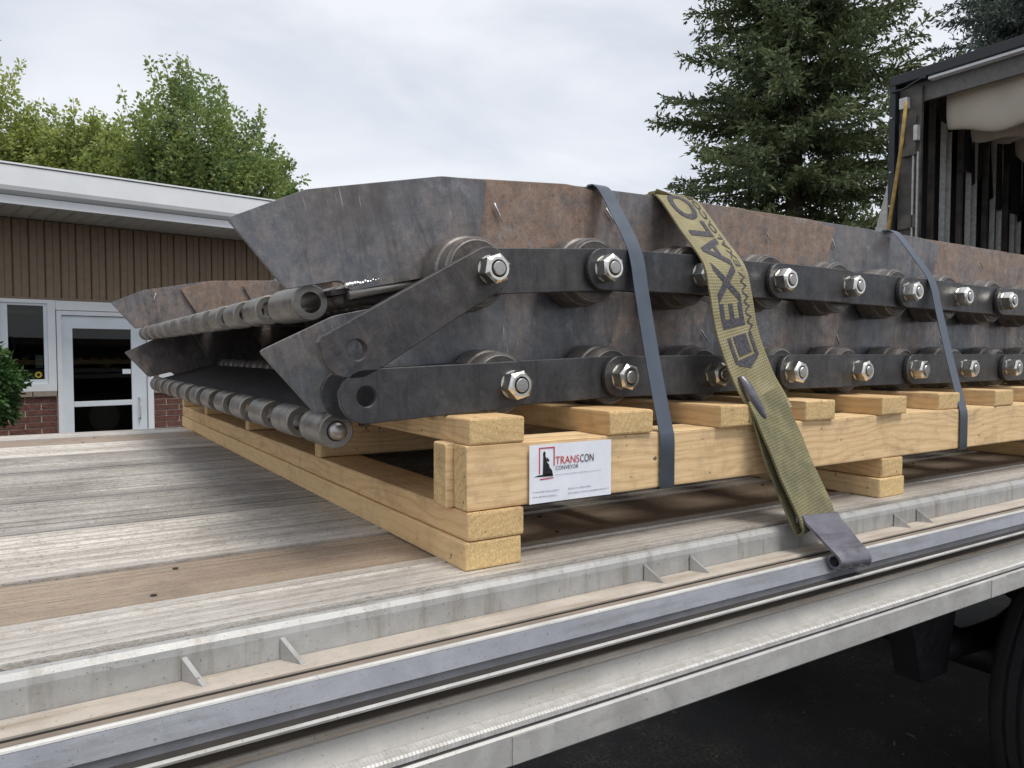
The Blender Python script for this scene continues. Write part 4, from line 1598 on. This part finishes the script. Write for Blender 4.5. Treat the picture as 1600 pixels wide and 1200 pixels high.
bobj('pane', MB().box(-.304, .299, .104, .109, .30, bz_(.281)), 'glass', dr)
bobj('notice', MB().box(.205, .295, .098, .100, bz_(-.24), bz_(-.185)), 'paper', dr)
hd = MB().tube([(.375, .085, bz_(-.52)), (.375, .045, bz_(-.52)), (.375, .035, bz_(-.55)), (.375, .035, bz_(-.74)), (.375, .045, bz_(-.77)), (.375, .085, bz_(-.77))], .010, 8)
bobj('door_handle', hd, 'leg', dr)
# soffit, fascia and roof
OV = .80
spp = .152
so = MB()
so.add([(.002, -OV, 0), (.002, .10, 0), (spp * .86, .10, 0), (spp * .86, -OV, 0), (spp * .90, -OV, -.010), (spp * .90, .10, -.010), (spp * .98, .10, .0), (spp * .98, -OV, .0)], [(0, 1, 2, 3), (3, 2, 5, 4), (4, 5, 6, 7)])
som = so.mesh('soffit_panel', recalc=False)
k = -4.2
while k < 5.6:
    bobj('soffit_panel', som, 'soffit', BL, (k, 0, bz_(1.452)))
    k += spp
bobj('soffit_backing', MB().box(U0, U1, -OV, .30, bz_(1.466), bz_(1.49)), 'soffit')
bobj('fascia', MB().box(U0, U1, -OV - .03, -OV, bz_(1.44), bz_(1.52)).mesh('fascia', bevel=.004), 'fascia')
gt = MB()
gt.extrude_x([(-OV - .035, 1.535), (-OV - .095, 1.56), (-OV - .110, 1.60), (-OV - .115, 1.79), (-OV - .02, 1.80), (-OV - .02, 1.53)], U0, U1)
bobj('gutter', gt, 'fascia', BL, (0, 0, H))
bobj('drip_edge', MB().box(U0, U1, -OV - .125, .3, bz_(1.802), bz_(1.818)), 'white_trim')
rf = bobj('roof', MB().extrude_x([(-OV - .02, 1.50), (-OV - .015, 1.80), (3.4, 1.95), (DEP + .8, 1.80), (DEP + .8, 1.50)], U0, U1), 'roof', BL, (0, 0, H))
ch = bobj('chimney', MB().box(-2.55, -1.78, 2.0, 2.7, 1.85, 3.62).mesh('chimney', bevel=.01), 'brick', rf)

# shrub in front of the window
def leaf_quads(centres, dirs, ups, length, width):
    """diamond leaves, folded along the midrib: numpy arrays in, verts/faces out"""
    n = len(centres)
    side = np.cross(dirs, ups)
    side /= np.linalg.norm(side, axis=1, keepdims=True) + 1e-9
    nrm = np.cross(side, dirs)
    L_ = length[:, None]
    W_ = width[:, None]
    v = np.empty((n, 4, 3), np.float32)
    v[:, 0] = centres
    v[:, 1] = centres + dirs * L_ * .5 + side * W_ * .5 + nrm * W_ * .12
    v[:, 2] = centres + dirs * L_
    v[:, 3] = centres + dirs * L_ * .5 - side * W_ * .5 + nrm * W_ * .12
    return v.reshape(-1, 3)


def quad_mesh(name, verts):
    n = len(verts) // 4
    me = bpy.data.meshes.new(name)
    me.vertices.add(len(verts))
    me.vertices.foreach_set('co', np.ascontiguousarray(verts, np.float32).ravel())
    me.loops.add(n * 4)
    me.loops.foreach_set('vertex_index', np.arange(n * 4, dtype=np.int32))
    me.polygons.add(n)
    me.polygons.foreach_set('loop_start', np.arange(0, n * 4, 4, dtype=np.int32))
    me.update(calc_edges=True)
    return me


def unit(a):
    return a / (np.linalg.norm(a, axis=1, keepdims=True) + 1e-9)


def broadleaf(label, loc, h, crown_lo, rad, shoots, leaves, mat, seed, leaf=.13, lean=(0, 0)):
    g_ = np.random.default_rng(seed)
    root = thing('broadleaf_tree', (loc[0], loc[1], 0), label, 'tree', 0, 'leafy trees behind the building')
    # crown made of upright shoots whose bases fill an egg-shaped volume
    ch_ = h - crown_lo
    lobes = [(g_.uniform(-.5, .5) * rad, g_.uniform(-.5, .5) * rad, crown_lo + ch_ * g_.uniform(.2, .72), rad * g_.uniform(.42, .62)) for _ in range(9)]
    base = []
    while len(base) < shoots:
        lx, ly, lz, lr = lobes[g_.integers(len(lobes))]
        d = g_.normal(size=3)
        d /= np.linalg.norm(d)
        rr_ = lr * g_.uniform(.35, 1.0) ** .5
        p = np.array([lx, ly, lz]) + d * rr_ * np.array([1, 1, 1.15])
        t = (p[2] - crown_lo) / ch_
        if t < -.05 or t > .97:
            continue
        env = rad * (math.sin(math.pi * min(1, max(0.02, .12 + .80 * t))) ** .55)
        if math.hypot(p[0], p[1]) > env:
            continue
        base.append(p)
    base = np.array(base)
    out = base.copy()
    out[:, 2] = 0
    out = unit(out)
    t = ((base[:, 2] - crown_lo) / ch_)[:, None]
    d = unit(out * (.62 - .45 * t) + np.array([lean[0], lean[1], 1.15]) + g_.normal(size=base.shape) * .22)
    ln = g_.uniform(.55, 1.15, size=shoots) * (h / 10)
    ln = np.where((base[:, 2] - crown_lo) / ch_ > .62, ln * 1.35, ln)
    per = leaves // shoots
    f = g_.uniform(.05, 1.0, size=(shoots, per))
    cen = base[:, None, :] + d[:, None, :] * (ln[:, None] * f)[:, :, None]
    spread = (.17 * (1 - .75 * f))[:, :, None]
    off = g_.normal(size=(shoots, per, 3))
    cen = cen + off * spread * .75
    dirs = unit((off * .9 + d[:, None, :] * .5 + np.array([0, 0, -.15])).reshape(-1, 3))
    ups = unit(g_.normal(size=dirs.shape) + np.array([0, 0, .8]))
    n = len(dirs)
    vq = leaf_quads(cen.reshape(-1, 3), dirs, ups, g_.uniform(.7, 1.25, n) * leaf, g_.uniform(.55, .8, n) * leaf)
    obj('crown', quad_mesh('crown', vq), mat, root, (0, 0, 0), local=True)
    b_ = MB()
    b_.tube([(0, 0, -.1), (.05, 0, crown_lo * .6), (0, .05, crown_lo + ch_ * .25), (.1, 0, crown_lo + ch_ * .6)], [.22, .17, .12, .05], 8)
    for (lx, ly, lz, lr) in lobes:
        b_.tube([(0, 0, crown_lo * .8), (lx * .4, ly * .4, lz * .75 + crown_lo * .2), (lx, ly, lz), (lx * 1.25, ly * 1.25, lz + lr * .6)], [.09, .06, .035, .012], 6)
    for i in range(0, shoots, 3):
        p, q = base[i], base[i] + d[i] * ln[i]
        lb = min(lobes, key=lambda l_: (l_[0] - p[0]) ** 2 + (l_[1] - p[1]) ** 2 + (l_[2] - p[2]) ** 2)
        b_.tube([lb[:3], tuple(p), tuple(q)], [.02, .012, .004], 4)
    obj('trunk', b_, 'bark', root, (0, 0, 0), local=True)
    return root


broadleaf('dense green tree with upright shoots rising right of the others behind the roof', (4.50, 23.3), 10.0, 3.0, 2.35, 700, 44000, 'leaf_green', 3, .125)
broadleaf('yellow-green leafy tree in the middle behind the roof, shortest of the three', (1.30, 25.2), 9.0, 3.0, 1.95, 560, 34000, 'leaf_lime', 5, .13)
broadleaf('tall pale green tree at the left edge beside the chimney', (-1.05, 26.5), 11.3, 3.0, 2.2, 560, 36000, 'leaf_lime', 8, .13)

# shrub
sh_g = np.random.default_rng(4)
SH = thing('garden_shrub', (BL.location.x - 1.36 * math.cos(BA) + .9 * math.sin(BA), BL.location.y - 1.28 * math.sin(BA) - .9 * math.cos(BA), 0), 'dark green leafy shrub in front of the window and brick wall', 'shrub')
n = 9000
dd = unit(sh_g.normal(size=(n, 3)))
rad_ = .41 * sh_g.uniform(.35, 1, n) ** .4 * (1 + .14 * np.sin(dd[:, 0] * 7 + 1) * np.sin(dd[:, 2] * 6) + .10 * np.sin(dd[:, 1] * 11 + dd[:, 2] * 5))
cen = dd * rad_[:, None] * np.array([1, 1, 1.05]) + np.array([0, 0, 1.40])
vq = leaf_quads(cen, unit(dd + sh_g.normal(size=(n, 3)) * .7), unit(sh_g.normal(size=(n, 3))), sh_g.uniform(.04, .07, n), sh_g.uniform(.022, .04, n))
obj('crown', quad_mesh('crown', vq), 'shrub', SH, (0, 0, 0), local=True)
b = MB()
for k in range(7):
    a_ = k * .9
    b.tube([(0, 0, 0), (.08 * math.cos(a_), .08 * math.sin(a_), .5), (.22 * math.cos(a_), .22 * math.sin(a_), 1.1), (.3 * math.cos(a_), .3 * math.sin(a_), 1.45)], [.03, .025, .018, .006], 6)
obj('trunk', b, 'bark', SH, (0, 0, 0), local=True)


def spruce(label, loc, h, rbase, mat, seed, zlo=.8, gap=.46):
    g_ = np.random.default_rng(seed)
    root = thing('spruce_tree', (loc[0], loc[1], 0), label, 'tree', 0, 'spruce trees behind the trailer')
    C, D, U, L_, W_ = [], [], [], [], []
    br = MB()
    z = zlo
    while z < h - .3:
        t = (z - zlo) / (h - zlo)
        Lb0 = rbase * (1 - t) ** .85 * (.30 + .70 * min(1, t / .06 + .5))
        nbr = int(g_.integers(5, 8)) if t < .8 else 4
        a0 = g_.uniform(0, 6.28)
        for k in range(nbr):
            az = a0 + 2 * math.pi * k / nbr + g_.uniform(-.3, .3)
            Lb = Lb0 * g_.uniform(.50, 1.12)
            rise = .28 * t + g_.uniform(-.12, .25)
            o_ = np.array([math.cos(az), math.sin(az), 0])
            sd_ = np.array([-math.sin(az), math.cos(az), 0])
            zz = z + g_.uniform(-.3, .3)
            def bp(f):
                return np.array([0, 0, zz]) + o_ * Lb * f + np.array([0, 0, Lb * (rise * f - .42 * f ** 1.6 + .26 * f ** 3.2)])
            br.tube([tuple(bp(f)) for f in (0, .35, .7, 1)], [.05 * (1 - t) + .012, .032 * (1 - t) + .01, .02, .006], 5)
            m_ = max(6, int(Lb / .105))
            for i in range(m_):
                f = .10 + .90 * (i + g_.uniform(0, .8)) / m_
                if f > 1:
                    f = 1.0
                p = bp(f)
                tan = unit((bp(min(1, f + .02)) - bp(f - .02))[None])[0]
                for sg in (-1, 1):
                    tl = (.22 + .42 * (1 - f) * min(1, Lb / 2.2) + .08) * g_.uniform(.6, 1.3)
                    td = tan * g_.uniform(.45, .8) + sd_ * sg * g_.uniform(.5, .95) + np.array([0, 0, g_.uniform(-.75, .30)])
                    td /= np.linalg.norm(td)
                    nn = 8
                    for q in range(nn):
                        c0 = p + td * tl * q / nn
                        dv = td + g_.normal(size=3) * .55
                        dv /= np.linalg.norm(dv)
                        C.append(c0)
                        D.append(dv)
                        U.append(g_.normal(size=3) + np.array([0, 0, .6]))
                        L_.append(min(.22, tl * g_.uniform(.35, .55)))
                        W_.append(g_.uniform(.045, .080))
        z += gap * g_.uniform(.8, 1.2) * (1 - .35 * t)
    vq_ = leaf_quads(np.array(C), unit(np.array(D)), unit(np.array(U)), np.array(L_), np.array(W_))
    obj('crown', quad_mesh('crown', vq_), mat, root, (0, 0, 0), local=True)
    br.tube([(0, 0, -.1), (.04, 0, h * .3), (0, .04, h * .65), (0, 0, h)], [.30, .22, .11, .015], 10)
    obj('trunk', br, 'bark', root, (0, 0, 0), local=True)
    return root


spruce('tall dark green spruce behind the middle of the load', (16.95, 12.85), 19.5, 5.5, 'needle', 12, .8, .29)
spruce('bluish spruce at the upper right above the tarp frame', (27.5, 12.1), 18.5, 6.2, 'needle_blue', 31, .8, .38)

# dry leaf litter and grit on the asphalt under the trailer
lg = np.random.default_rng(77)
n = 2600
cen = np.stack([lg.uniform(-1.5, 7, n), lg.uniform(-.5, 7, n), lg.uniform(.004, .012, n)], 1)
cl = np.stack([np.sin(cen[:, 0] * 2.1 + 1) + np.sin(cen[:, 1] * 1.7 + cen[:, 0]), lg.uniform(-1.6, 1.6, n)], 1)
cen = cen[cl[:, 0] > cl[:, 1]]
n = len(cen)
dd = unit(np.stack([lg.normal(size=n), lg.normal(size=n), lg.uniform(-.05, .25, n)], 1))
vq = leaf_quads(cen, dd, unit(np.stack([lg.normal(size=n) * .3, lg.normal(size=n) * .3, np.ones(n)], 1)), lg.uniform(.012, .04, n), lg.uniform(.006, .02, n))
MT['litter'] = plain('dry_litter', (.24, .18, .115), .9, 0, .4, 20, 0)
tag(obj('leaf_litter', quad_mesh('leaf_litter', vq), 'litter'), 'dry brown leaf bits scattered on the asphalt under the trailer', 'litter', kind='stuff')
